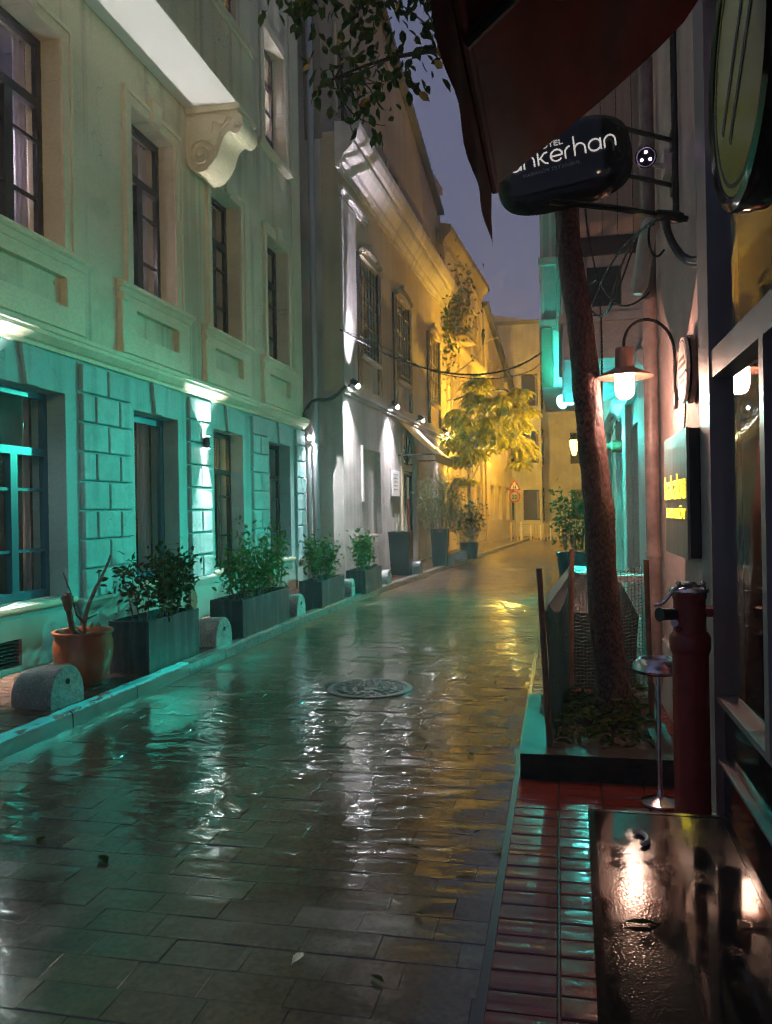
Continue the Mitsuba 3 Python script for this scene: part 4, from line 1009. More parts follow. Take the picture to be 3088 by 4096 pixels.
# hotel sign hanging from the wall, turned a little
t = thing('hotel_sign', 'glossy black pillow-shaped hotel sign with white lettering, half hidden by the red awning', 'sign')
HX = np.array([math.cos(math.radians(8)), -math.sin(math.radians(8)), 0.0])
tl = math.radians(9.2) - 0.115 + 0.06
HX3 = HX * math.cos(tl) + np.array([0, 0, 1]) * math.sin(tl)
HM = basis((0.06, 5.40, 3.855), HX3, (0, 0, 1))
th = np.linspace(0, 2 * PI, 65)[:-1]
V, F = [], []
rings = [(0.0, 0.095), (0.25, 0.094), (0.5, 0.09), (0.72, 0.078), (0.88, 0.055), (0.97, 0.026), (1.0, 0.0)]
for s_, zz in rings[1:]:
    for a in th:
        ca, sa = math.cos(a), math.sin(a)
        e = 0.62
        V.append((0.44 * s_ * math.copysign(abs(ca) ** e, ca), 0.285 * s_ * math.copysign(abs(sa) ** e, sa), zz))
n = len(th); top0 = len(V); V.append((0, 0, rings[0][1]))
F = [[top0, i, (i + 1) % n] for i in range(n)]
for k in range(len(rings) - 2):
    for i in range(n):
        a, b = k * n + i, k * n + (i + 1) % n
        F += [[a, a + n, b + n], [a, b + n, b]]
nv = len(V); V = np.array(V); Vb = V * [1, 1, -1]
F = np.array(F); m = trimesh.Trimesh(np.vstack([V, Vb]), np.vstack([F, F[:, ::-1] + nv]), process=False); m.apply_transform(HM)
obj('body', m, 'm_gloss_black', t, smooth=50)


def stroke_text(glyphs, x0, s, r, M, z):
    """thin rounded letter strokes as tubes"""
    mb = MB(); x = x0
    for g in glyphs:
        paths, adv = STROKES[g]
        for p in paths:
            q = np.array([[x + a * s, b * s, z] for a, b in p]); q = np.c_[q, np.ones(len(q))] @ M.T
            mb.tube(q[:, :3], r, 6)
        x += adv * s
    return mb, x


def arc(cx, cy, r, a0, a1, n=16, rx=None): return [(cx + (rx or r) * math.cos(math.radians(a)), cy + r * math.sin(math.radians(a))) for a in np.linspace(a0, a1, n)]


STROKES = {
    'b': ([[(0, 1.7), (0, 0.5)], arc(0.5, 0.5, 0.5, 180, 540, 26)], 1.3),
    'a': ([arc(0.5, 0.5, 0.5, 0, 360, 26), [(1.0, 1.0), (1.0, 0.0)]], 1.3),
    'n': ([[(0, 0), (0, 0.5)] + arc(0.45, 0.5, 0.5, 180, 0, 16, 0.45) + [(0.9, 0)]], 1.25),
    'k': ([[(0, 1.7), (0, 0)], [(0.85, 1.0), (0.55, 0.95), (0.2, 0.58), (0, 0.52)], [(0.2, 0.58), (0.55, 0.1), (0.85, 0.0)]], 1.1),
    'e': ([[(0.03, 0.48), (0.97, 0.48)] + arc(0.5, 0.5, 0.5, 0, 320, 24)], 1.25),
    'r': ([[(0, 0), (0, 0.5)] + arc(0.5, 0.5, 0.5, 180, 95, 10)], 0.8),
    'h': ([[(0, 1.7), (0, 0)], [(0, 0.5)] + arc(0.45, 0.5, 0.5, 180, 0, 16, 0.45) + [(0.9, 0)]], 1.2)}
mb, _ = stroke_text('bankerhan', -0.425, 0.0745, 0.0058, HM, 0.101)
obj('lettering', mb, 'm_white', t, smooth=True, em=(0.11, 0.10, 0.095))  # glow added to the white letters to make them brighter
obj('small_lettering', lettering('HOTEL', 0.033, 0.175, HM @ trimesh.transformations.translation_matrix((-0.145, 0.105, 0.090)), 0.006), 'm_white', t, em=(0.07, 0.065, 0.06))  # same added glow, fainter
obj('small_lettering', lettering('KARAKÖY İSTANBUL', 0.021, 0.37, HM @ trimesh.transformations.translation_matrix((-0.245, -0.05, 0.090)), 0.006, False), 'm_zinc', t)
mb = MB()
for dz, zz in ((0.14, 0.0), (-0.17, 0.0)):
    a = (HM @ [0.40, dz, 0, 1])[:3]; b = np.array([0.80, 5.75, a[2] + 0.06]); mb.tube([a, b], 0.017, 8)
    mb.box(0.785, 0.818, 5.70, 5.80, b[2] - 0.06, b[2] + 0.06)
obj('bracket', mb, 'm_iron', t)

# security camera between the brackets
t = thing('security_camera', 'round security camera with three glowing infrared lights between the sign brackets', 'camera')
d_ = np.array([-0.11, -1, -0.42]); d_ /= np.linalg.norm(d_); cc = np.array([0.635, 5.85, 4.045])
mb = MB(); mb.tube([cc - d_ * 0.14, cc - d_ * 0.10, cc - d_ * 0.01, cc], [0.045, 0.07, 0.074, 0.070], 24); obj('body', mb, 'm_iron', t, smooth=35)
mb = MB(); mb.tube([cc + d_ * 0.001, cc + d_ * 0.006], [0.062, 0.055], 24); obj('face', mb, 'm_gloss_black', t)
s1 = np.cross(d_, [0, 0, 1]); s1 /= np.linalg.norm(s1); s2 = np.cross(s1, d_)
for a in (90, 210, 330):
    m = trimesh.creation.icosphere(2, 0.0105); m.apply_translation(cc + d_ * 0.010 + 0.033 * (s1 * math.cos(math.radians(a)) + s2 * math.sin(math.radians(a)))); obj('light', m, 'm_white', t, em=(4.2, 2.6, 5.0))
obj('ring', MB().tube([cc + d_ * 0.004 + 0.062 * (s1 * math.cos(a) + s2 * math.sin(a)) for a in np.linspace(0, 2 * PI, 33)], 0.004, 5, False), 'm_zinc', t)
mb = MB(); mb.tube([cc - d_ * 0.12, (0.72, 5.95, 4.02), (0.81, 5.95, 4.0)], 0.022, 8); mb.box(0.76, 0.818, 5.88, 6.05, 3.94, 4.10); obj('mount', mb, 'm_cream', t)

# big round sign low over the shopfront
t = thing('round_sign', 'large round yellow-green sign with dark glossy rim above the glass front', 'sign')
gc = np.array([0.70, 3.08, 3.19])
gx = np.array([0.0, -1.0, 0.0]); GM = basis(gc, gx, (0, 0, 1))
m = lathe([(0, -0.10), (0.46, -0.10), (0.505, -0.07), (0.515, 0.0), (0.505, 0.05), (0.475, 0.062), (0.455, 0.05), (0.452, 0.036), (0, 0.036)], (0, 0, 0), 64); m.apply_transform(GM); obj('rim', m, 'm_gloss_black', t, smooth=40)
m = trimesh.creation.cylinder(0.45, 0.006, sections=64); m.apply_translation((0, 0, 0.040)); m.apply_transform(GM); obj('face', m, 'm_olive', t, smooth=30)
mb = MB()
for r_, L_ in ((-0.06, 0.26), (0.09, 0.30)):
    c, s = math.cos(0.72), math.sin(0.72)
    v, f = boxvf((-L_, L_), (r_ - 0.018, r_ + 0.018), (0.0435, 0.0465)); v = v @ np.array([[c, s, 0], [-s, c, 0], [0, 0, 1]]); v = np.c_[v, np.ones(len(v))] @ GM.T; mb.add(v[:, :3], f)
obj('dark_stroke', mb, 'm_iron', t)
m = trimesh.creation.annulus(0.405, 0.42, 0.003, sections=64); m.apply_translation((0, 0, 0.044)); m.apply_transform(GM); obj('ring', m, 'm_iron', t)
mb = MB(); mb.tube([(0.78, 3.1, 3.2), (0.825, 3.1, 3.2)], 0.03, 8); obj('mount', mb, 'm_iron', t)

# red awning over the photographer
t = thing('red_awning', 'dark red awning sloping over the table, seen from below', 'awning')
AX, AZ = -0.21, 2.785
slope = [(AX, AZ), (0.12, 3.035), (0.45, 3.335), (0.79, 3.64)]
yy = np.linspace(-1.2, 2.97, 16)
V = [];
for y_ in yy:
    for k in range(13):
        s = k / 12; x_ = AX + (0.79 - AX) * s; z_ = AZ + (3.615 - AZ) * s - 0.030 * math.sin(PI * s) - 0.018 * abs(math.sin(y_ * 2.3 + 0.3)) * math.sin(PI * s) + 0.006 * math.sin(y_ * 9 + s * 5)
        V.append((x_, y_ if x_ < 0.45 else min(y_, 2.97 - (x_ - 0.45) * 1.45), z_))
F = [(i * 13 + j, i * 13 + j + 1, i * 13 + 14 + j, i * 13 + 13 + j) for i in range(15) for j in range(12)]
obj('canopy', MB().add(V, np.array(F)), 'm_awning', t, smooth=True)
V = []
for i, y_ in enumerate(np.linspace(-1.2, 2.97, 60)):
    wv = 0.004 * math.sin(i * 0.9)
    V += [(AX - 0.012, y_, AZ + 0.012), (AX - 0.016 + wv, y_, AZ - 0.10), (AX - 0.014 + wv * 1.5, y_, AZ - 0.215 - 0.008 * math.sin(i * 0.8))]
F = [(i * 3 + j, i * 3 + j + 1, i * 3 + 4 + j, i * 3 + 3 + j) for i in range(59) for j in range(2)]
obj('valance', MB().add(V, np.array(F)), 'm_awning', t, smooth=True)
for y_ in (0.35, 1.65):
    obj('seam', MB().tube([(AX + (0.79 - AX) * s, y_, AZ + (3.615 - AZ) * s - 0.030 * math.sin(PI * s) - 0.018 * abs(math.sin(y_ * 2.3 + 0.3)) * math.sin(PI * s) + 0.006 * math.sin(y_ * 9 + s * 5) - 0.003) for s in np.linspace(0.01, 0.99, 12)], 0.006, 6), 'm_awning', t, smooth=True)
mb = MB(); mb.tube([(AX, -1.2, AZ - 0.005), (AX, 2.965, AZ - 0.005)], 0.018, 10); obj('front_bar', mb, 'm_awning', t)
mb = MB(); mb.tube([(AX, 2.0, AZ - 0.02), (0.3, 1.9, 3.12), (0.79, 2.0, 3.42)], 0.018, 8); obj('arm', mb, 'm_iron', t)
obj('arm', MB().tube([(AX, 0.0, AZ - 0.02), (0.3, -0.1, 3.12), (0.79, 0.0, 3.42)], 0.018, 8), 'm_iron', t)
mb = MB(); mb.box(0.72, 0.79, -1.2, 2.45, 3.60, 3.76); obj('cassette', mb, 'm_iron', t)

# black arm with bundled cables below the hotel sign
t = thing('black_arm', 'black steel arm with a thick curved cable bundle under the hotel sign', 'bracket')
mb = MB(); mb.tube([(-0.02, 4.9, 3.445), (0.35, 5.0, 3.405), (0.70, 5.1, 3.352), (0.79, 5.12, 3.34)], 0.020, 8); obj('arm', mb, 'm_gloss_black', t, smooth=40)
mb = MB(); mb.tube([(0.60, 5.07, 3.365), (0.72, 5.10, 3.35), (0.76, 5.11, 3.345)], [0.032, 0.038, 0.028], 10); obj('joint', mb, 'm_gloss_black', t, smooth=40)
mb = MB()
for k in range(5):
    o = rng.normal(size=3) * 0.014
    mb.tube(smoothpath([np.array((0.66, 5.09, 3.34)) + o, np.array((0.68, 5.07, 3.22)) + o, np.array((0.74, 5.03, 3.10)) + o, np.array((0.79, 4.9, 3.02)) + o, np.array((0.81, 4.78, 2.99)) + o], 18), 0.017, 7)
obj('cable_bundle', mb, 'm_cable', t, smooth=True)
cables = [
    ('loose black cable looping from the arm towards the boarded bay', [(0.66, 5.1, 3.36), (0.50, 5.6, 3.40), (0.36, 6.4, 3.36), (0.25, 7.4, 3.25), (0.22, 7.96, 3.3)]),
    ('second loose cable from the arm down to the bay ledge', [(0.62, 5.1, 3.35), (0.46, 5.8, 3.30), (0.38, 6.8, 3.18), (0.26, 7.6, 3.5), (0.24, 7.9, 3.62)]),
    ('cable drooping below the ledge beside the rain pipe', [(0.66, 6.55, 3.78), (0.55, 6.7, 3.5), (0.46, 7.0, 3.30), (0.36, 7.5, 3.35), (0.12, 7.9, 3.36)]),
    ('thin cable hanging down behind the gooseneck lamp', [(0.32, 7.9, 4.9), (0.34, 7.9, 4.1), (0.40, 7.85, 3.7), (0.42, 7.8, 3.0), (0.43, 7.8, 2.0)]),
    ('slack cable crossing in front of the rain pipe', [(0.30, 7.6, 3.62), (0.42, 7.0, 3.42), (0.56, 6.6, 3.2), (0.70, 6.4, 3.24)]),
    ('short cable loop beside the pale pipe sleeve', [(0.70, 6.0, 3.62), (0.66, 5.95, 3.46), (0.70, 5.95, 3.38), (0.76, 5.95, 3.42)])]
for lb, p in cables:
    obj('wall_cable', MB().tube(smoothpath(p, 26), 0.0085, 6), 'm_cable', None, smooth=True, label=lb, category='cable')
obj('overhead_cable', MB().tube(smoothpath([(-4.46, 16.38, 5.48), (-3.4, 17.5, 4.98), (-2.4, 18.0, 4.72), (-1.4, 18.3, 4.72), (-0.27, 18.0, 5.10)], 40), 0.020, 6), 'm_cable', None, smooth=True, label='thick black cable sagging across the street from the corner of the left building', category='cable')
obj('overhead_cable', MB().tube(smoothpath([(-4.46, 16.38, 5.46), (-3.4, 18.5, 5.15), (-2.4, 20.0, 4.95), (-1.4, 20.3, 4.92), (-0.27, 19.2, 5.22)], 40), 0.011, 6), 'm_cable', None, smooth=True, label='thinner upper cable strung across the street beside the thick one', category='cable')

# ------------------------------------------------------------------ street furniture on the left pavement
GZ = 0.106


def dome_bollard(x, y, label, s=1.0, yaw=0.0):
    """half-barrel granite kerb bollard lying across the pavement, its end turned to the street"""
    t = thing('granite_bollard', label, 'bollard', 'half-round granite bollards along the kerb')
    L, n = 0.42 * s, 13
    V = []
    for k, (dx, sc) in enumerate(((0.0, 0.965), (-0.012, 1.0), (-0.5 * L, 0.96), (-0.92 * L, 0.84), (-L, 0.76))):
        for a in np.linspace(0, PI, n):
            V.append((dx, -0.20 * s * sc * math.cos(a) * (1 + 0.10 * math.sin(a)), 0.325 * s * sc * math.sin(a) ** 0.8))
    V = np.array(V)
    F = []
    for k in range(4):
        for i in range(n - 1): F.append((k * n + i, k * n + i + 1, k * n + n + i + 1, k * n + n + i))
    V = np.vstack([V, [(0, 0, 0.0), (-L, 0, 0)]])
    T3 = [(i, i + 1, len(V) - 2) for i in range(n - 1)] + [(4 * n + i + 1, 4 * n + i, len(V) - 1) for i in range(n - 1)]
    Q = np.array(F)
    mb = MB(); c, s_ = math.cos(yaw), math.sin(yaw)
    Rm = np.array([[c, s_, 0], [-s_, c, 0], [0, 0, 1]])
    Vw = V @ Rm + [x, y, GZ - 0.002]
    mb.add(Vw, np.vstack([Q[:, [0, 1, 2]], Q[:, [0, 2, 3]], np.array(T3)]))
    obj('body', mb, 'm_granite', t, smooth=45)
    d = trimesh.creation.cylinder(0.024 * s, 0.01, sections=16); d.apply_transform(trimesh.transformations.rotation_matrix(PI / 2, [0, 1, 0])); d.apply_translation(((0.0005, 0.0, 0.19 * s)))
    d.vertices[:] = d.vertices @ Rm + [x, y, GZ]
    obj('hole', d, 'm_black', t)


for x, y, lb, s in ((-3.85, 5.69, 'granite half-round bollard nearest the camera, before the orange pot', 1.0), (-3.78, 8.58, 'granite half-round bollard between the first and second planter box', 1.0), (-3.70, 11.15, 'granite half-round bollard between the second and third planter box', 1.0),
                 (-3.60, 13.80, 'granite half-round bollard between the third and fourth planter box', 1.0), (-3.44, 16.15, 'granite half-round bollard just before the first tall black planter', 0.95), (-3.25, 18.95, 'pale half-round bollard between the two tall black planters', 0.95),
                 (-2.90, 22.25, 'half-round bollard behind the second tall black planter', 0.95), (-2.74, 24.1, 'farthest half-round bollard on the left pavement', 0.95)):
    dome_bollard(x, y, lb, s, rnd.uniform(-0.12, 0.12))


def planter_box(x, y0, y1, d, h, label, rot=0.0):
    t = thing('planter_box', label, 'planter', 'long dark planter boxes on the left pavement')
    w = 0.025
    mb = MB()
    for (a, b, c, e) in ((x - d, x, y0, y0 + w), (x - d, x, y1 - w, y1), (x - w, x, y0 + w, y1 - w), (x - d, x - d + w, y0 + w, y1 - w)): mb.box(a, b, c, e, GZ, GZ + h)
    m = mb.mesh()
    if rot: m.apply_transform(trimesh.transformations.rotation_matrix(rot, [0, 0, 1], [x, y0, 0]))
    obj('body', m, 'm_planter', t)
    so = trimesh.creation.box((d - 2 * w, y1 - y0 - 2 * w, h * 0.8)); so.apply_translation((x - d / 2, (y0 + y1) / 2, GZ + h * 0.4 + 0.01))
    if rot: so.apply_transform(trimesh.transformations.rotation_matrix(rot, [0, 0, 1], [x, y0, 0]))
    obj('soil', so, 'm_soil', t)


planter_box(-3.80, 6.90, 7.97, 0.42, 0.50, 'dark planter box nearest the camera with a bushy geranium, beside the orange pot')
planter_box(-3.705, 8.96, 10.32, 0.42, 0.47, 'second planter box from the camera, longest, with a tall straggling shrub')
planter_box(-3.72, 10.36, 10.82, 0.42, 0.46, 'short planter box touching the end of the longest one', 0.10)
planter_box(-3.63, 11.96, 13.30, 0.37, 0.43, 'third planter box from the camera, grey front, at the end of the green building')
planter_box(-3.47, 14.18, 15.55, 0.37, 0.43, 'fourth planter box, before the rendered building')
shrub('potted_shrub', 'bushy dark geranium in the nearest planter box', 'shrub', (-4.0, 7.42, GZ + 0.42), 0.24, 0.56, 0.72, 950, 'm_leaf_dark', (0.085, 0.060), 16, 'shrubs in the planter boxes', 0.2, 0.1)
shrub('potted_shrub', 'straggling green shrub with long bare shoots in the second planter box', 'shrub', (-3.92, 9.72, GZ + 0.40), 0.22, 0.66, 0.66, 1300, 'm_leaf', (0.075, 0.052), 18, 'shrubs in the planter boxes', 0.2, 0.1,
      extra=[[(-3.95, 10.0, 0.5), (-4.0, 9.85, 1.05), (-4.05, 9.62, 1.4)], [(-3.95, 10.1, 0.5), (-4.02, 10.05, 1.2), (-4.1, 9.95, 1.52)]])
shrub('potted_shrub', 'leafy upright shrub in the short planter box', 'shrub', (-3.9, 10.5, GZ + 0.40), 0.18, 0.24, 0.98, 560, 'm_leaf', (0.07, 0.045), 9, 'shrubs in the planter boxes', 0.15, 0.0)
shrub('potted_shrub', 'round green shrub in the third planter box', 'shrub', (-3.82, 12.6, GZ + 0.36), 0.22, 0.60, 0.72, 850, 'm_leaf', (0.085, 0.050), 14, 'shrubs in the planter boxes', 0.2)
shrub('potted_shrub', 'light green shrub in the fourth planter box', 'shrub', (-3.66, 14.8, GZ + 0.36), 0.22, 0.55, 0.80, 760, 'm_leaf', (0.09, 0.055), 12, 'shrubs in the planter boxes', 0.2)

# glazed orange pot with a pruned trunk
t = thing('orange_pot', 'glazed orange clay pot with a rolled rim', 'flower pot')
pc = (-4.18, 6.42, GZ)
obj('body', lathe([(0.0, 0.0), (0.14, 0.0), (0.155, 0.012), (0.19, 0.07), (0.226, 0.15), (0.248, 0.24), (0.256, 0.32), (0.252, 0.39), (0.240, 0.44), (0.246, 0.455), (0.262, 0.463), (0.264, 0.478), (0.256, 0.488), (0.238, 0.485), (0.228, 0.46), (0.228, 0.42)], pc, 48), 'm_terracotta', t, smooth=40)
obj('soil', lathe([(0.0, 0.45), (0.12, 0.448), (0.226, 0.43)], pc, 24), 'm_soil', t)
t = thing('pruned_plant', 'bare pruned stem with two stumps in the orange pot', 'plant')
mb = MB(); mb.tube(smoothpath([(-4.17, 6.42, 0.54), (-4.17, 6.45, 0.72), (-4.15, 6.56, 0.92), (-4.12, 6.72, 1.14), (-4.10, 6.76, 1.24)], 16), np.linspace(0.024, 0.010, 16), 8); obj('stem', mb, 'm_stake', t, smooth=True)
mb = MB(); mb.tube([(-4.20, 6.40, 0.54), (-4.22, 6.32, 0.62), (-4.23, 6.28, 0.80)], [0.03, 0.028, 0.026], 8); mb.tube([(-4.23, 6.28, 0.78), (-4.23, 6.27, 0.90), (-4.23, 6.27, 0.94)], [0.028, 0.055, 0.02], 9); obj('stump', mb, 'm_stake', t, smooth=True)
mb = MB(); mb.tube([(-4.18, 6.42, 0.66), (-4.19, 6.34, 0.74), (-4.2, 6.27, 0.95), (-4.22, 6.2, 1.12)], [0.012, 0.009, 0.007, 0.004], 6); mb.tube([(-4.17, 6.43, 0.68), (-4.1, 6.52, 0.72)], [0.010, 0.006], 6); obj('twig', mb, 'm_stake', t, smooth=True)
m = leaves([(-4.1, 6.5, 0.60), (-4.12, 6.52, 0.6), (-4.15, 6.5, 0.58)], [(0.5, 0.3, 0.5), (0.2, 0.6, 0.6), (-0.2, 0.5, 0.7)], [(0, 0, 1.0)] * 3, 0.09, 0.05); obj('leaf', m, 'm_leaf', t)


def tall_planter(cx, cy, w, h, label):
    t = thing('tall_planter', label, 'planter', 'tall black square planters by the arched door')
    a, b = w / 2, w / 2 * 0.80
    V = [(-b, -b, 0), (b, -b, 0), (b, b, 0), (-b, b, 0), (-a, -a, h), (a, -a, h), (a, a, h), (-a, a, h), (-a + 0.03, -a + 0.03, h), (a - 0.03, -a + 0.03, h), (a - 0.03, a - 0.03, h), (-a + 0.03, a - 0.03, h),
         (-a + 0.03, -a + 0.03, h - 0.06), (a - 0.03, -a + 0.03, h - 0.06), (a - 0.03, a - 0.03, h - 0.06), (-a + 0.03, a - 0.03, h - 0.06)]
    F = []
    for i in range(4):
        j = (i + 1) % 4
        F += [(i, j, j + 4, i + 4), (i + 4, j + 4, j + 8, i + 8), (i + 8, j + 8, j + 12, i + 12)]
    obj('body', MB().add(np.array(V) + [cx, cy, GZ], np.array(F)), 'm_black', t)
    obj('soil', MB().add(np.array(V[12:]) + [cx, cy, GZ], np.array([(0, 1, 2, 3)])), 'm_soil', t)


tall_planter(-3.66, 18.56, 0.52, 1.03, 'tall black square planter with bare stems, left of the arched door')
tall_planter(-3.19, 21.68, 0.46, 1.0, 'tall black square planter under the olive bush, right of the arched door')
t = thing('stem_cluster', 'cluster of bare pale stems in the first tall black planter', 'plant')
for k in range(6):
    a = rnd.uniform(0, 6.28); b0 = np.array([-3.66 + 0.14 * math.cos(a), 18.56 + 0.14 * math.sin(a), 1.05])
    obj('stem', MB().tube(smoothpath([b0, b0 + (rnd.uniform(-0.06, 0.06), 0, 0.25), b0 + (rnd.uniform(-0.16, 0.16), rnd.uniform(-0.1, 0.1), rnd.uniform(0.4, 0.75))], 8), np.linspace(0.02, 0.008, 8), 6), 'm_pale_bark', t, smooth=True)
shrub('potted_shrub', 'big feathery olive bush in the second tall black planter', 'shrub', (-3.12, 21.75, 1.02), 0.66, 0.75, 1.55, 3000, 'm_leaf_olive', (0.10, 0.034), 26, 'shrubs by the arched door', 0.12, 0.1)
shrub('potted_shrub', 'dark leafy bush beyond the olive bush by the arched door', 'shrub', (-2.75, 24.9, 0.55), 0.55, 0.7, 1.35, 900, 'm_leaf_dark', (0.11, 0.07), 16, 'shrubs by the arched door', 0.2, 0.1)
t = thing('wooden_tub', 'low dark tub under the dark leafy bush', 'planter')
obj('body', lathe([(0, 0), (0.24, 0), (0.30, 0.5), (0.27, 0.5), (0.25, 0.44), (0, 0.44)], (-2.75, 24.9, GZ), 20), 'm_black', t)

# ------------------------------------------------------------------ yellow-lit tree, bare branches, sign, railings, lanterns
SOD = np.array([1.0, 0.57, 0.055])
spot('street_lantern_glow', (0.28, 25.9, 3.45), (-1.7, 28.2, 4.7), SOD * 80, 40, 15)
t = thing('street_lantern', 'glowing yellow wall lantern on the far right wall, half behind the trunk', 'lantern')
obj('glass', lathe([(0, -0.28), (0.06, -0.26), (0.13, 0.0), (0.14, 0.22), (0.05, 0.26), (0, 0.26)], (0.50, 26.0, 3.55), 16), 'm_white', t, em=(1.6, 0.95, 0.2), smooth=40)
mb = MB(); mb.tube([(0.50, 26.0, 3.82), (0.50, 26.0, 3.95), (0.70, 26.0, 4.0), (1.05, 26.0, 3.8)], 0.025, 8); mb.tm(lathe([(0.17, 0.22), (0.10, 0.34), (0.02, 0.40), (0, 0.40)], (0.50, 26.0, 3.55), 16)); obj('bracket', mb, 'm_iron', t)
t = thing('street_lamp', 'yellow street lamp on a bracket hidden among the tree leaves', 'street lamp')
mb = MB(); mb.tube([(-1.42, 29.7, 5.75), (-1.9, 29.8, 6.05), (-3.0, 30.4, 6.1), (-3.9, 30.9, 5.9)], 0.04, 8); obj('bracket', mb, 'm_iron', t)
m = trimesh.creation.icosphere(2, 0.14); m.apply_translation((-1.40, 29.6, 5.55)); obj('lens', m, 'm_white', t, em=(30, 18, 3))
mb = MB(); mb.tm(lathe([(0.16, 0.05), (0.14, 0.2), (0, 0.24)], (-1.40, 29.6, 5.55), 16)); obj('hood', mb, 'm_iron', t)
point('street_lamp_glow', (-1.40, 29.55, 5.33), SOD * 34)

t = thing('broad_leaf_tree', 'young tree with drooping hand-shaped leaves lit bright yellow by the street lamp', 'tree')
tb = np.array([-3.15, 28.4, 0.1])
trk = [smoothpath([tb, tb + (0.1, 0, 1.2), tb + (0.05, 0, 2.6), tb + (0.5, -0.1, 4.3), tb + (0.75, -0.2, 5.6)], 16)]
for e in ((1.7, -0.4, 5.3), (1.9, 0.2, 4.2), (-0.5, -0.3, 4.6), (1.1, -0.6, 3.6), (0.1, -0.5, 6.0), (1.5, 0.5, 4.9), (-0.2, 0.3, 5.2), (0.6, -0.7, 4.9), (2.0, -0.2, 3.7)):
    a = trk[0][rnd.randint(6, 11)]
    trk.append(smoothpath([a, (a + tb + e) / 2 + (0, 0, 0.25), tb + e], 8))
mb = MB(); mb.tube(trk[0], np.linspace(0.085, 0.03, 16), 8)
obj('trunk', mb, 'm_pale_bark', t, smooth=True)
for c in trk[1:]: obj('branch', MB().tube(c, np.linspace(0.035, 0.012, len(c)), 6), 'm_pale_bark', t, smooth=True)
cl = []
lobes = [((0.4, -0.2, 6.0), 0.40, 12), ((1.75, -0.2, 5.6), 0.34, 12), ((1.3, -0.3, 5.3), 0.50, 16), ((1.9, -0.2, 5.0), 0.34, 12), ((1.2, -0.3, 4.7), 0.60, 18), ((1.9, 0.0, 4.5), 0.34, 11), ((0.5, -0.3, 5.3), 0.55, 16), ((0.2, -0.3, 4.6), 0.60, 16),
         ((-0.35, -0.2, 4.9), 0.40, 9), ((-0.4, -0.2, 4.1), 0.40, 9), ((1.6, -0.1, 4.1), 0.50, 14), ((2.0, -0.1, 3.7), 0.34, 9), ((0.9, -0.4, 4.0), 0.50, 12), ((0.2, -0.4, 3.7), 0.50, 10), ((1.95, -0.1, 3.2), 0.25, 5), ((-0.3, 0.0, 3.3), 0.35, 6), ((-0.1, 0.0, 2.6), 0.30, 4)]
nl = 0; rest = MB()
cands = []
for (o, r, k) in lobes:
    for i in range(int(k * 1.45)):
        c = tb + np.array(o) + rand_dirs(1, 0.0)[0] * r * rnd.uniform(0.3, 1.0)
        az0 = rnd.uniform(0, 6.28)
        nleaf = rnd.randint(8, 10); size = rnd.uniform(0.38, 0.60)
        P, D, N = [], [], []
        for q in range(nleaf):
            a = az0 + q * 2 * PI / nleaf
            d = np.array([math.cos(a), math.sin(a), -0.55 + rnd.uniform(-0.25, 0.2)])
            P.append(c + d * 0.02); D.append(d); N.append((0, 0, 1.0))
        cands.append(leaves(P, D, N, size * rng.uniform(0.8, 1.1, nleaf), 0.17 * size / 0.4))
for i, m in enumerate(cands): obj('leaf_whorl', m, 'm_leaf_yellow', t)

t = thing('bare_tree', 'bare pale branches reaching over the street from behind the rendered building', 'tree')


def br_(pts, r0, r1): obj('branch', MB().tube(smoothpath(pts, 14), np.linspace(r0, r1, 14), 6), 'm_pale_bark', t, smooth=True)


YB = 29.55
k_ = 0.985


def bb(pts, r0, r1): br_([(x * k_, YB, 1.6 + (z - 1.6) * k_) for x, z in pts], r0, r1)


bb([(-4.75, 0.2), (-4.7, 3.5), (-4.55, 5.4)], 0.09, 0.05)
bb([(-4.6, 5.2), (-4.41, 6.28), (-4.06, 6.56), (-2.9, 7.43), (-2.55, 7.88), (-2.09, 8.02)], 0.042, 0.014)
bb([(-2.9, 7.43), (-3.02, 7.7), (-3.18, 8.0)], 0.014, 0.006)
bb([(-4.4, 6.2), (-3.98, 6.39), (-3.34, 6.46), (-2.9, 6.4)], 0.026, 0.01)
bb([(-4.6, 4.9), (-4.34, 5.6), (-3.69, 5.89), (-3.13, 6.22), (-2.36, 6.6), (-1.86, 6.83), (-1.48, 6.85)], 0.040, 0.020)
bb([(-1.48, 6.85), (-1.03, 6.74), (-0.67, 6.39), (-0.39, 6.08), (0.02, 6.06)], 0.020, 0.009)
bb([(-1.86, 6.83), (-1.81, 7.16), (-1.35, 7.34)], 0.016, 0.008)
bb([(-1.48, 6.85), (-1.27, 7.07), (-0.91, 6.78)], 0.016, 0.007)
bb([(-1.86, 6.83), (-1.62, 6.44), (-1.29, 6.23)], 0.015, 0.007)
bb([(-0.67, 6.39), (-0.5, 6.5), (-0.35, 6.48)], 0.010, 0.005)
# dark creeper hanging by the corner of the yellow-lit building
P, D = [], []
for i in range(900):
    c = np.array([-3.65, 29.2, 9.2]) + rng.normal(size=3) * [0.42, 0.5, 0.8]
    if rnd.random() < 0.35: c = np.array([-3.95, 28.7, 8.0]) + rng.normal(size=3) * [0.25, 0.4, 0.7]
    P.append(c); D.append(rng.normal(size=3) + [0, 0, -0.6])
t = thing('hanging_creeper', 'dark creeper hanging high at the corner beyond the cornice', 'creeper')
obj('foliage', leaves(P, D, rand_dirs(len(P), 0.5), 0.16, 0.11), 'm_leaf_dark', t, kind='stuff')
mb = MB()
for k in range(6): mb.tube(smoothpath([(-4.0 + 0.1 * k, 29.4, 10.2), (-3.9 + 0.12 * k, 29.2, 9.2), (-3.95 + 0.1 * k, 29.0, 8.0)], 8), 0.012, 5)
obj('stems', mb, 'm_stake', t)
t = thing('perched_bird', 'small dark bird sitting on a bare branch', 'bird')
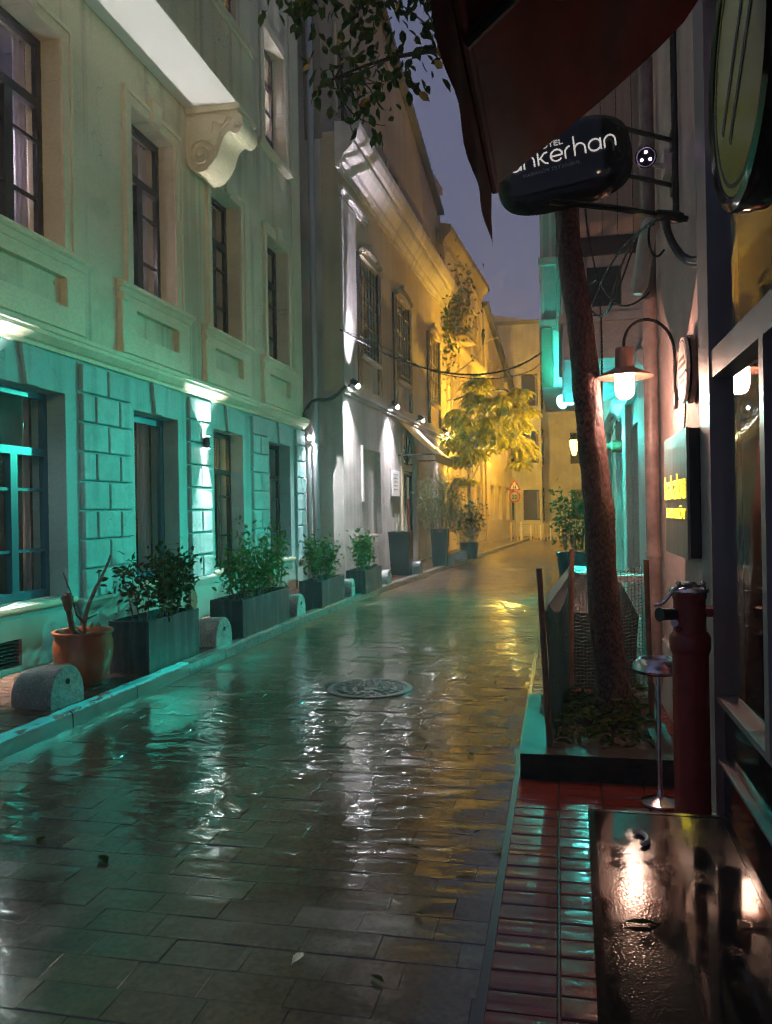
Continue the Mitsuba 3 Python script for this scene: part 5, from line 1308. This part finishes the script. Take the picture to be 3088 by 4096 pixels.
m = trimesh.creation.icosphere(2, 1.0); m.apply_scale([0.07, 0.10, 0.17]); m.apply_transform(trimesh.transformations.rotation_matrix(0.25, [1, 0, 0])); m.apply_translation((-2.62, YB, 8.02)); b_ = MB().tm(m)
m = trimesh.creation.icosphere(2, 0.06); m.apply_translation((-2.60, YB - 0.05, 8.20)); b_.tm(m)
b_.tube([(-2.60, YB - 0.1, 8.20), (-2.60, YB - 0.16, 8.19)], [0.02, 0.004], 6); b_.tube([(-2.63, YB + 0.05, 7.94), (-2.64, YB + 0.10, 7.70)], [0.05, 0.02], 6)
obj('body', b_, 'm_iron', t, smooth=40)

t = thing('street_lantern', 'warm street lantern high on the right wall behind the viewpoint', 'lantern')
obj('glass', lathe([(0, -0.28), (0.06, -0.26), (0.13, 0.0), (0.14, 0.22), (0.05, 0.26), (0, 0.26)], (0.30, -2.2, 4.9), 16), 'm_white', t, em=(6, 4, 2.6), smooth=40)
mb = MB(); mb.tube([(0.30, -2.2, 5.16), (0.30, -2.2, 5.3), (0.5, -2.2, 5.35), (0.84, -2.2, 5.2)], 0.025, 8); mb.tm(lathe([(0.17, 0.22), (0.10, 0.34), (0.02, 0.40), (0, 0.40)], (0.30, -2.2, 4.9), 16)); obj('bracket', mb, 'm_iron', t)
spot('street_lantern_glow_001', (0.06, -2.2, 4.75), (-5.2, 8.8, 5.0), (17, 11.4, 6.2), 21, 7)

t = thing('street_lamp', 'second yellow street lamp further up the bend, behind the tree crown', 'street lamp')
mb = MB(); mb.tube([(-2.45, 38.2, 5.78), (-2.6, 38.3, 5.95), (-3.0, 38.6, 5.95), (-3.25, 38.9, 5.8)], 0.04, 8); obj('bracket', mb, 'm_iron', t)
m = trimesh.creation.icosphere(2, 0.12); m.apply_translation((-2.42, 38.15, 5.62)); obj('lens', m, 'm_white', t, em=(30, 18, 3))
mb = MB(); mb.tm(lathe([(0.15, 0.05), (0.13, 0.18), (0, 0.22)], (-2.42, 38.15, 5.62), 16)); obj('hood', mb, 'm_iron', t)
point('street_lamp_glow_001', (-2.30, 37.95, 5.42), SOD * 38)

# sign with 20
t = thing('speed_sign', 'red-rimmed round 20 sign under a triangular warning sign on a grey post', 'traffic sign')
sx, sy = -1.965, 37.0
mb = MB(); mb.tube([(sx, sy, 0.0), (sx, sy, 3.05)], 0.035, 10); obj('post', mb, 'm_zinc', t)
rx = trimesh.transformations.rotation_matrix(PI / 2, [1, 0, 0])
for nm, r_, y_, mat in (('disc_rim', 0.265, sy - 0.06, 'm_red_sign'), ('disc_face', 0.20, sy - 0.075, 'm_white')):
    d = trimesh.creation.cylinder(r_, 0.02, sections=40); d.apply_transform(rx); d.apply_translation((sx, y_, 2.19)); obj(nm, d, mat if mat != 'm_white' else 'm_dull_white', t)
m = lettering('20', 0.18, 0.22, basis((sx - 0.11, sy - 0.086, 2.10), (1, 0, 0), (0, 0, 1)), 0.006); obj('number', m, 'm_black', t)
for nm, h_, y_, mat in (('triangle_rim', 0.29, sy - 0.06, 'm_red_sign'), ('triangle_face', 0.18, sy - 0.075, 'm_white')):
    tri = Polygon([(h_ * math.sin(a), h_ * math.cos(a)) for a in (0, 2 * PI / 3, 4 * PI / 3)]).buffer(0.03)
    m = trimesh.creation.extrude_polygon(tri, 0.02, engine='earcut'); m.apply_transform(basis((sx, y_, 2.66), (1, 0, 0), (0, 0, 1))); obj(nm, m, mat, t)
mb = MB()
for q in (-0.06, 0.07): mb.tube([(sx + q * 0.8, sy - 0.09, 2.57), (sx + q * 0.6, sy - 0.09, 2.66), (sx + q * 0.7, sy - 0.09, 2.70)], [0.024, 0.022, 0.018], 8)
obj('pictogram', mb, 'm_black', t)
# low fences at the end of the street
t = thing('white_railing', 'pale slatted railing across the far end of the street', 'railing')
for k in range(16):
    x_ = -2.3 + k * 0.155
    if k in (4, 5): continue
    mb = MB(); mb.box(x_, x_ + rnd.uniform(0.05, 0.11), 39.0, 39.03, 0.12, 0.86 + rnd.uniform(0.0, 0.2)); obj('slat', mb, 'm_ochre' if k % 3 else 'm_cream', t)
mb = MB(); mb.box(-2.35, 0.2, 39.031, 39.06, 0.35, 0.42).box(-2.35, 0.2, 39.031, 39.06, 0.85, 0.92); obj('rail', mb, 'm_ochre', t)
t = thing('side_railing', 'dark iron railing with slats beneath the yellow-lit tree', 'railing')
for k in range(14):
    q = P4 + D4 * (0.4 + k * 0.34) + N4 * 0.62
    mb = MB(); mb.box(q[0] - 0.02, q[0] + 0.02, q[1] - 0.06, q[1] + 0.06, 0.2, 1.15); obj('slat', mb, 'm_ochre', t)
a, b = P4 + D4 * 0.3 + N4 * 0.62, P4 + D4 * 5.0 + N4 * 0.62
mb = MB()
for q in (0.3, 0.75, 1.2): mb.tube([a + (0, 0, q), b + (0, 0, q)], 0.02, 6)
obj('rail', mb, 'm_iron', t)
# right side in the distance
fr_ = thing('far_right_building', 'dim building on the right with a yellow uplight near the street end', 'building')
A6 = math.radians(1.6)
B6 = Fac((0.98, 21.2, 0), (math.sin(A6), math.cos(A6), 0), (-math.cos(A6), math.sin(A6), 0))
fw = [sbox(a, z0, a + 1.0, z0 + 1.8) for a in (2.0, 6.2, 9.4, 12.8, 16.0) for z0 in (1.1, 5.0)]
mb = MB(); B6.poly(mb, sbox(0, 0, 24, 10.5).difference(unary_union(fw)), -0.3, 0); obj('wall', mb, 'm_dark_render', fr_)
mb = MB(); B6.box(mb, 0, 24, 0, 10.5, -5, -4.7); obj('back_wall', mb, 'm_dark_render', fr_)
for w in fw:
    a, b, c, d = w.bounds; window(B6, fr_, a, c, b, d, 0.18, 'm_iron', None, (a + c) / 2, (), 0.05)
t = thing('cafe_lamp', 'small yellow uplight on the far right wall', 'lamp')
q = B6.P([11.4, 2.0, 0.16]); m = trimesh.creation.icosphere(2, 0.05); m.apply_translation(q); obj('lens', m, 'm_white', t, em=(12, 8, 1.8))
mb = MB(); mb.tube([B6.P([11.4, 1.93, 0.0]), B6.P([11.4, 1.90, 0.16])], 0.02, 6); obj('bracket', mb, 'm_iron', t)
spot('cafe_up', B6.P([11.4, 2.1, 0.2]), B6.P([11.4, 4.5, 0.02]), SOD * 40, 28, 8)
t = thing('lit_notice', 'yellowish gridded notice board on the far right wall', 'sign')
mb = MB(); B6.box(mb, 8.2, 10.2, 1.0, 1.85, 0.25, 0.30); obj('board', mb, 'm_yellow_awning', t)
mb = MB()
for q in np.linspace(8.2, 10.2, 4): B6.box(mb, q - 0.02, q + 0.02, 1.0, 1.85, 0.301, 0.32)
for q in (1.0, 1.3, 1.6, 1.85): B6.box(mb, 8.2, 10.2, q - 0.015, q + 0.015, 0.301, 0.318)
B6.box(mb, 9.0, 9.1, 1.3, 1.5, 0.0, 0.249)
obj('grid', mb, 'm_iron', t)
# small street-side plant on the right, beyond the trunk
shrub('potted_shrub', 'dark leafy bush beside the right wall behind the trunk', 'shrub', (0.20, 11.9, 1.0), 0.28, 0.4, 0.85, 620, 'm_leaf_dark', (0.08, 0.05), 12, 'shrubs on the right', 0.1, 0.2)
t = thing('stone_tub', 'teal-lit pot holding the dark bush on the right', 'planter')
obj('body', lathe([(0, 0), (0.15, 0), (0.24, 0.9), (0.26, 0.96), (0.22, 0.96), (0.2, 0.9), (0, 0.9)], (0.20, 11.9, 0.01), 24), 'm_planter', t, smooth=35)

# ------------------------------------------------------------------ tree bed on the right with netting, tree, hydrant, ashtray, table
t = thing('tree_bed', 'low dark stone bed around the leaning tree at the road edge', 'tree bed')
bx0, bx1, by0, by1, bz = -0.25, 0.66, 4.80, 6.35, 0.155
for nm, (a, b, c, d) in (('rim', (bx0, bx1, by0, by0 + 0.19)), ('rim', (bx0, bx0 + 0.19, by0 + 0.192, by1)), ('rim', (bx1 - 0.12, bx1, by0 + 0.192, by1)), ('rim', (bx0 + 0.192, bx1 - 0.122, by1 - 0.12, by1))):
    m = m3.Manifold.cube((b - a, d - c, bz), False).translate((a, c, 0.0)).to_mesh()
    V, F = np.array(m.vert_properties[:, :3]), np.array(m.tri_verts)
    obj(nm, MB().add(V, F), 'm_bed', t)
g = trimesh.creation.icosphere(1, 1)  # soil as a bumpy sheet
n_ = 24; gx_, gy_ = np.meshgrid(np.linspace(bx0 + 0.18, bx1 - 0.11, n_), np.linspace(by0 + 0.18, by1 - 0.11, n_), indexing='ij')
gz_ = 0.11 + 0.05 * meshkit.fbm(np.stack([gx_ * 6, gy_ * 6, gx_ * 0], -1), 3, 2)
i_, j_ = np.meshgrid(np.arange(n_ - 1), np.arange(n_ - 1), indexing='ij')
obj('soil', MB().add(np.stack([gx_, gy_, gz_], -1).reshape(-1, 3), np.stack([i_ * n_ + j_, (i_ + 1) * n_ + j_, (i_ + 1) * n_ + j_ + 1, i_ * n_ + j_ + 1], -1).reshape(-1, 4)), 'm_soil', t, smooth=True)
P = np.stack([rng.uniform(bx0 + 0.2, bx1 - 0.13, 420), rng.uniform(by0 + 0.2, by1 - 0.15, 420), rng.uniform(0.14, 0.32, 420)], 1)
t = thing('ground_cover', 'wet dark leaves of low plants in the tree bed', 'ground cover'); labels[t]['kind'] = 'stuff'
obj('foliage', leaves(P, rng.normal(size=(420, 3)) * [1, 1, 0.35], rand_dirs(420, 1.2), rng.uniform(0.05, 0.11, 420), 0.05), 'm_leaf_dark', t, kind='stuff')

SA, SB_, SC, SD = (-0.075, 4.97), (0.06, 6.15), (0.60, 5.75), (0.60, 6.3)
t = thing('stake_fence', 'black netting on wooden stakes round the tree', 'fence')
for (x_, y_), h_, lean in ((SA, 1.24, (-0.05, 0.02)), (SB_, 1.30, (0.03, 0.0)), (SC, 1.24, (-0.02, 0.0))):
    obj('stake', MB().tube([(x_, y_, 0.06), (x_ + lean[0], y_ + lean[1], h_)], 0.019, 7), 'm_stake', t)


def netting(a, b, z0, z1, nz, nu, sag=0.03):
    mb = MB(); a, b = np.array(a), np.array(b)
    L = np.linalg.norm(b - a)
    for k in range(nz):
        z_ = z0 + (z1 - z0) * k / (nz - 1)
        pts = [np.r_[a + (b - a) * s, z_ + sag * math.sin(PI * s) * (k / nz) * -1 + 0.006 * math.sin(s * 40 + k)] for s in np.linspace(0, 1, 14)]
        mb.tube(pts, 0.0028, 3, False)
    for k in range(nu):
        s = k / (nu - 1); q = a + (b - a) * s
        mb.tube([np.r_[q, z0], np.r_[q, z1 - sag * math.sin(PI * s)]], 0.0022, 3, False)
    return mb


obj('netting', netting(SA, SB_, 0.16, 1.02, 34, 40, 0.12), 'm_net', t)
obj('netting', netting(SB_, SD, 0.16, 1.16, 38, 22, 0.05), 'm_net', t)
# covered street table behind the bed
t = thing('covered_table', 'covered cafe table with a teal-lit sloping top behind the netting', 'table')
V = [(-0.10, 7.3, 0.02), (0.62, 7.3, 0.02), (0.62, 8.6, 0.02), (-0.10, 8.6, 0.02), (-0.14, 7.25, 0.70), (0.66, 7.25, 0.66), (0.66, 8.65, 0.66), (-0.14, 8.65, 0.70), (0.10, 7.45, 1.02), (0.50, 7.45, 1.0), (0.50, 8.4, 1.0), (0.10, 8.4, 1.02)]
F = []
for i in range(4):
    j = (i + 1) % 4; F += [(i, j, j + 4, i + 4), (i + 4, j + 4, j + 8, i + 8)]
F.append((8, 9, 10, 11)); obj('cover', MB().add(V, np.array(F)), 'm_tarp', t)
mb = MB(); mb.box(0.30, 0.78, 7.0, 7.28, 0.80, 0.86).box(0.32, 0.36, 7.02, 7.06, 0, 0.80).box(0.72, 0.76, 7.02, 7.06, 0, 0.80)
t2 = thing('side_table', 'narrow pale shelf table lit teal beside the covered table', 'table'); obj('top', MB().box(0.30, 0.80, 6.95, 7.22, 0.98, 1.03), 'm_dull_white', t2)
for q in ((0.33, 6.98), (0.76, 6.98), (0.33, 7.18), (0.76, 7.18)): obj('leg', MB().box(q[0] - 0.015, q[0] + 0.015, q[1] - 0.015, q[1] + 0.015, 0.0, 0.98), 'm_iron', t2)

# leaning tree over the street
t = thing('leaning_tree', 'slim leaning street tree with rough reddish bark and a dark leafy crown over the street', 'tree')
tp = smoothpath([(0.335, 5.7, 0.10), (0.324, 5.7, 0.5), (0.294, 5.7, 0.9), (0.271, 5.7, 1.46), (0.24, 5.7, 1.91), (0.204, 5.7, 2.36), (0.163, 5.7, 2.9), (0.105, 5.7, 3.374), (0.085, 5.7, 3.7), (0.0, 5.7, 4.3), (-0.15, 5.65, 5.0), (-0.35, 5.6, 5.8)], 60)
rr = np.interp(np.linspace(0, 1, 60), [0, 0.06, 0.2, 0.45, 0.62, 0.66, 0.70, 1], [0.165, 0.110, 0.098, 0.088, 0.078, 0.100, 0.078, 0.05])
v, f = tube(tp, rr, 22)
nn = meshkit.fbm(v * [9, 9, 5], 3, 3)[:, None]
axis = np.repeat(tp, 22, axis=0); axis = np.vstack([axis, tp[:1], tp[-1:]])
n2 = meshkit.fbm(v * [3.2, 3.2, 1.9], 2, 9)[:, None]
n3 = meshkit.fbm(v * [26, 26, 7], 2, 5)[:, None]
v = v + (v - axis) * ((nn - 0.5) * 0.30 + (n2 - 0.5) * 0.34 + (n3 - 0.5) * 0.16)
obj('trunk', MB().add(v, f), 'm_bark', t, smooth=True)
tips = []
for e in ((-1.25, 5.2, 5.3), (-1.75, 6.0, 5.7), (-0.8, 5.6, 6.3), (-1.6, 5.5, 6.5), (-2.2, 5.8, 6.2), (-0.6, 6.2, 6.4), (-1.1, 6.4, 5.4), (-2.0, 6.4, 5.2)):
    s_ = tp[rnd.randint(46, 57)]
    mid = (s_ + np.array(e)) / 2 + (0, 0, 0.12)
    e = np.array(e) + (0.25, 0, 0); c = smoothpath([s_, mid, e], 12); tips.append(c)
    obj('branch', MB().tube(c, np.linspace(0.028, 0.008, 12), 6), 'm_bark', t, smooth=True)
tw = MB(); P, D = [], []
crown = [(-1.30, 5.9, 5.1, 0.42, 120), (-1.75, 5.9, 5.55, 0.45, 130), (-0.95, 5.7, 5.35, 0.30, 60), (-1.5, 6.0, 4.85, 0.28, 50), (-2.15, 6.0, 5.75, 0.40, 110), (-1.2, 5.9, 5.8, 0.45, 110), (-0.70, 5.6, 5.0, 0.20, 26), (-1.95, 6.1, 5.0, 0.25, 40), (-1.7, 5.9, 6.2, 0.5, 100), (-0.80, 5.65, 5.85, 0.35, 50), (-1.62, 6.1, 4.60, 0.16, 14)]
for (x_, y_, z_, r_, k_) in crown:
    x_ += 0.22; z_ += 0.06; k_ = int(k_ * 1.15)
    near = min((c[-1] for c in tips), key=lambda q: np.linalg.norm(q - (x_, y_, z_)))
    for q in range(5):
        e = np.array([x_, y_, z_]) + rand_dirs(1, 0)[0] * r_
        tw.tube(smoothpath([near, (near + e) / 2 + rng.normal(size=3) * 0.06, e], 7), np.linspace(0.009, 0.003, 7), 4)
    for q in range(k_):
        d = rand_dirs(1, 0)[0]; P.append(np.array([x_, y_, z_]) + d * r_ * rnd.uniform(0.3, 1.0) ** 0.6); D.append(d * 0.6 + rng.normal(size=3) * 0.5 + [0, 0, -0.7])
obj('twigs', tw, 'm_bark', t, kind='stuff')
P, D = np.array(P), np.array(D); N = rand_dirs(len(P), 0.7); Ls = rng.uniform(0.07, 0.125, len(P))
vis = np.argsort(np.abs(P[:, 2] - 5.0))[:220]
isv = np.zeros(len(P), bool); isv[vis] = True
for i in vis:
    aut = i % 11 == 0
    obj('leaf', leaves(P[i:i + 1], D[i:i + 1], N[i:i + 1], Ls[i], Ls[i] * 0.85), 'm_leaf_autumn' if aut else 'm_leaf_dark', t)
obj('far_leaves', leaves(P[~isv], D[~isv], N[~isv], Ls[~isv], Ls[~isv] * 0.85), 'm_leaf_dark', t, kind='stuff')

# red hydrant standpipe
t = thing('red_hydrant', 'tall dark red hydrant standpipe with chrome clamp on top', 'hydrant')
hc = (0.625, 4.2, 0.0)
obj('column', lathe([(0, 0), (0.105, 0), (0.105, 0.02), (0.086, 0.035), (0.086, 0.87), (0.094, 0.885), (0.098, 0.90), (0.098, 0.955), (0.088, 0.975), (0.078, 0.985), (0.076, 1.14), (0.082, 1.15), (0.082, 1.175), (0, 1.175)], hc, 40), 'm_red', t, smooth=35)
obj('cap', lathe([(0, 1.176), (0.090, 1.176), (0.094, 1.182), (0.092, 1.196), (0.05, 1.205), (0.03, 1.225), (0, 1.228)], hc, 32), 'm_chrome', t, smooth=35)
mb = MB(); mb.tube(smoothpath([(0.70, 4.2, 1.205), (0.625, 4.16, 1.212), (0.55, 4.13, 1.20), (0.50, 4.12, 1.14), (0.45, 4.12, 1.12)], 16), 0.009, 8)
for q in ((0.565, 4.12, 1.225), (0.68, 4.14, 1.225)):
    m = trimesh.creation.icosphere(2, 0.013); m.apply_translation(q); mb.tm(m)
obj('clamp', mb, 'm_chrome', t, smooth=True)
mb = MB(); mb.tube([(0.56, 4.18, 1.07), (0.49, 4.15, 1.07), (0.475, 4.14, 1.07)], [0.030, 0.030, 0.036], 14); obj('nozzle', mb, 'm_iron', t, smooth=35)
mb = MB(); mb.tube([(0.56, 4.13, 1.0), (0.54, 4.08, 1.03), (0.535, 4.06, 1.04)], [0.016, 0.012, 0.018], 10); obj('valve', mb, 'm_chrome', t, smooth=35)
mb = MB(); mb.tube([(0.70, 4.2, 1.08), (0.735, 4.2, 1.08)], 0.026, 6); obj('bolt', mb, 'm_red', t)
# ashtray stand
t = thing('ashtray_stand', 'chrome ashtray bowl on a thin chrome post', 'ashtray')
ac = (0.505, 4.50, 0.0)
obj('bowl', lathe([(0, 0.70), (0.06, 0.70), (0.12, 0.715), (0.135, 0.735), (0.128, 0.765), (0.10, 0.79), (0.09, 0.79), (0.085, 0.775), (0, 0.77)], ac, 40), 'm_chrome', t, smooth=40)
mb = MB(); mb.tube([(ac[0], ac[1], 0.03), (ac[0], ac[1], 0.70)], 0.013, 12); obj('post', mb, 'm_chrome', t, smooth=40)
obj('foot', lathe([(0, 0.012), (0.10, 0.012), (0.10, 0.022), (0.07, 0.035), (0.02, 0.05), (0.014, 0.09), (0, 0.09)], ac, 32), 'm_chrome', t, smooth=40)

# dark table in the foreground
t = thing('wet_table', 'narrow dark table wet with rain reflecting the lamp, at the lower right', 'table')
TV = np.array([(0.073, 2.38), (0.44, 2.385), (0.415, 0.75), (0.045, 0.75)])
pg = Polygon(TV).buffer(0.006)
m = trimesh.creation.extrude_polygon(pg, 0.022, engine='earcut'); m.apply_translation((0, 0, 0.708)); obj('top', m, 'm_table', t)
ring = Polygon(TV).buffer(0.0055).difference(Polygon(TV).buffer(-0.012)); m = trimesh.creation.extrude_polygon(ring, 0.003, engine='earcut'); m.apply_translation((0, 0, 0.7285)); obj('edge_band', m, 'm_gloss_black', t)
mb = MB(); mb.tube([(0.25, 1.9, 0.03), (0.25, 1.9, 0.70)], 0.03, 12); obj('post', mb, 'm_iron', t)
mb = MB(); mb.box(0.07, 0.43, 1.88, 1.92, 0.01, 0.03).box(0.23, 0.27, 1.65, 2.15, 0.0305, 0.05); obj('foot', mb, 'm_iron', t)
mb = MB(); mb.tube([(0.23, 1.1, 0.03), (0.23, 1.1, 0.70)], 0.03, 12); obj('post', mb, 'm_iron', t)
t = thing('fallen_leaf', 'dark slim leaf lying on the wet table in the lamp reflection', 'leaf')
obj('blade', leaves([(0.115, 1.735, 0.735)], [(1, 0.12, 0.05)], [(0, 0, 1.0)], 0.085, 0.018), 'm_leaf_dark', t)
t = thing('fallen_leaf', 'curled pale leaf on the far part of the wet table', 'leaf')
mb = MB(); mb.tube([(0.190 + 0.022 * math.cos(a), 2.18 + 0.04 * math.sin(a), 0.737) for a in np.linspace(2.2, -1.6, 9)], np.r_[0.002, np.full(7, 0.007), 0.003], 6); obj('blade', mb, 'm_pinktrim', t, smooth=True)

# leaves on the road
def fallen(x, y, L, mat, label, group=None, z=0.012):
    t = thing('fallen_leaf', label, 'leaf', group)
    a = rnd.uniform(0, 6.28)
    obj('blade', leaves([(x, y, z)], [(math.cos(a), math.sin(a), 0.08)], [(0.2 * math.cos(a * 3), 0.2, 1.0)], L, L * 0.7), mat, t)


fallen(-0.39, 3.52, 0.085, 'm_leaf_autumn', 'yellow leaf on the road near the red bricks')
fallen(-0.93, 2.76, 0.075, 'm_cream', 'crumpled pale leaf in the near foreground of the road')
fallen(-0.66, 2.67, 0.07, 'm_leaf_dark', 'dark green leaf beside the near pale leaf')
fallen(-0.66, 3.70, 0.07, 'm_leaf_dark', 'folded dark leaf on the road beyond the yellow leaf')
fallen(-2.14, 3.38, 0.11, 'm_leaf_dark', 'large dark leaf on the left part of the road')
fallen(-2.54, 3.54, 0.09, 'm_leaf_dark', 'dark leaf at the far left of the road')
for k in range(26):
    y_ = rnd.uniform(3.0, 9.0); x_ = rnd.choice([rnd.uniform(-0.75, -0.3), rnd.uniform(-3.3, -0.4), rnd.uniform(-0.6, -0.28)])
    fallen(x_, y_, rnd.uniform(0.04, 0.075), rnd.choice(['m_leaf_dark', 'm_leaf_autumn', 'm_leaf']), 'small wet leaf stuck to the brown paving', 'small wet leaves on the road')

# ------------------------------------------------------------------ rain haze
scene['haze_air'] = {'type': 'homogeneous', 'albedo': rgb(0.95, 0.95, 0.95), 'sigma_t': 0.0040}
scene['haze'] = {'type': 'cube', 'to_world': T().translate([0, 55, 12.0]).scale([58, 84, 13.2]), 'bsdf': {'type': 'null'}, 'interior': {'type': 'ref', 'id': 'haze_air'}}
labels['haze'] = {'label': 'thin rain haze filling the street', 'category': 'haze', 'kind': 'stuff'}
scene['camera']['medium'] = {'type': 'ref', 'id': 'haze_air'}
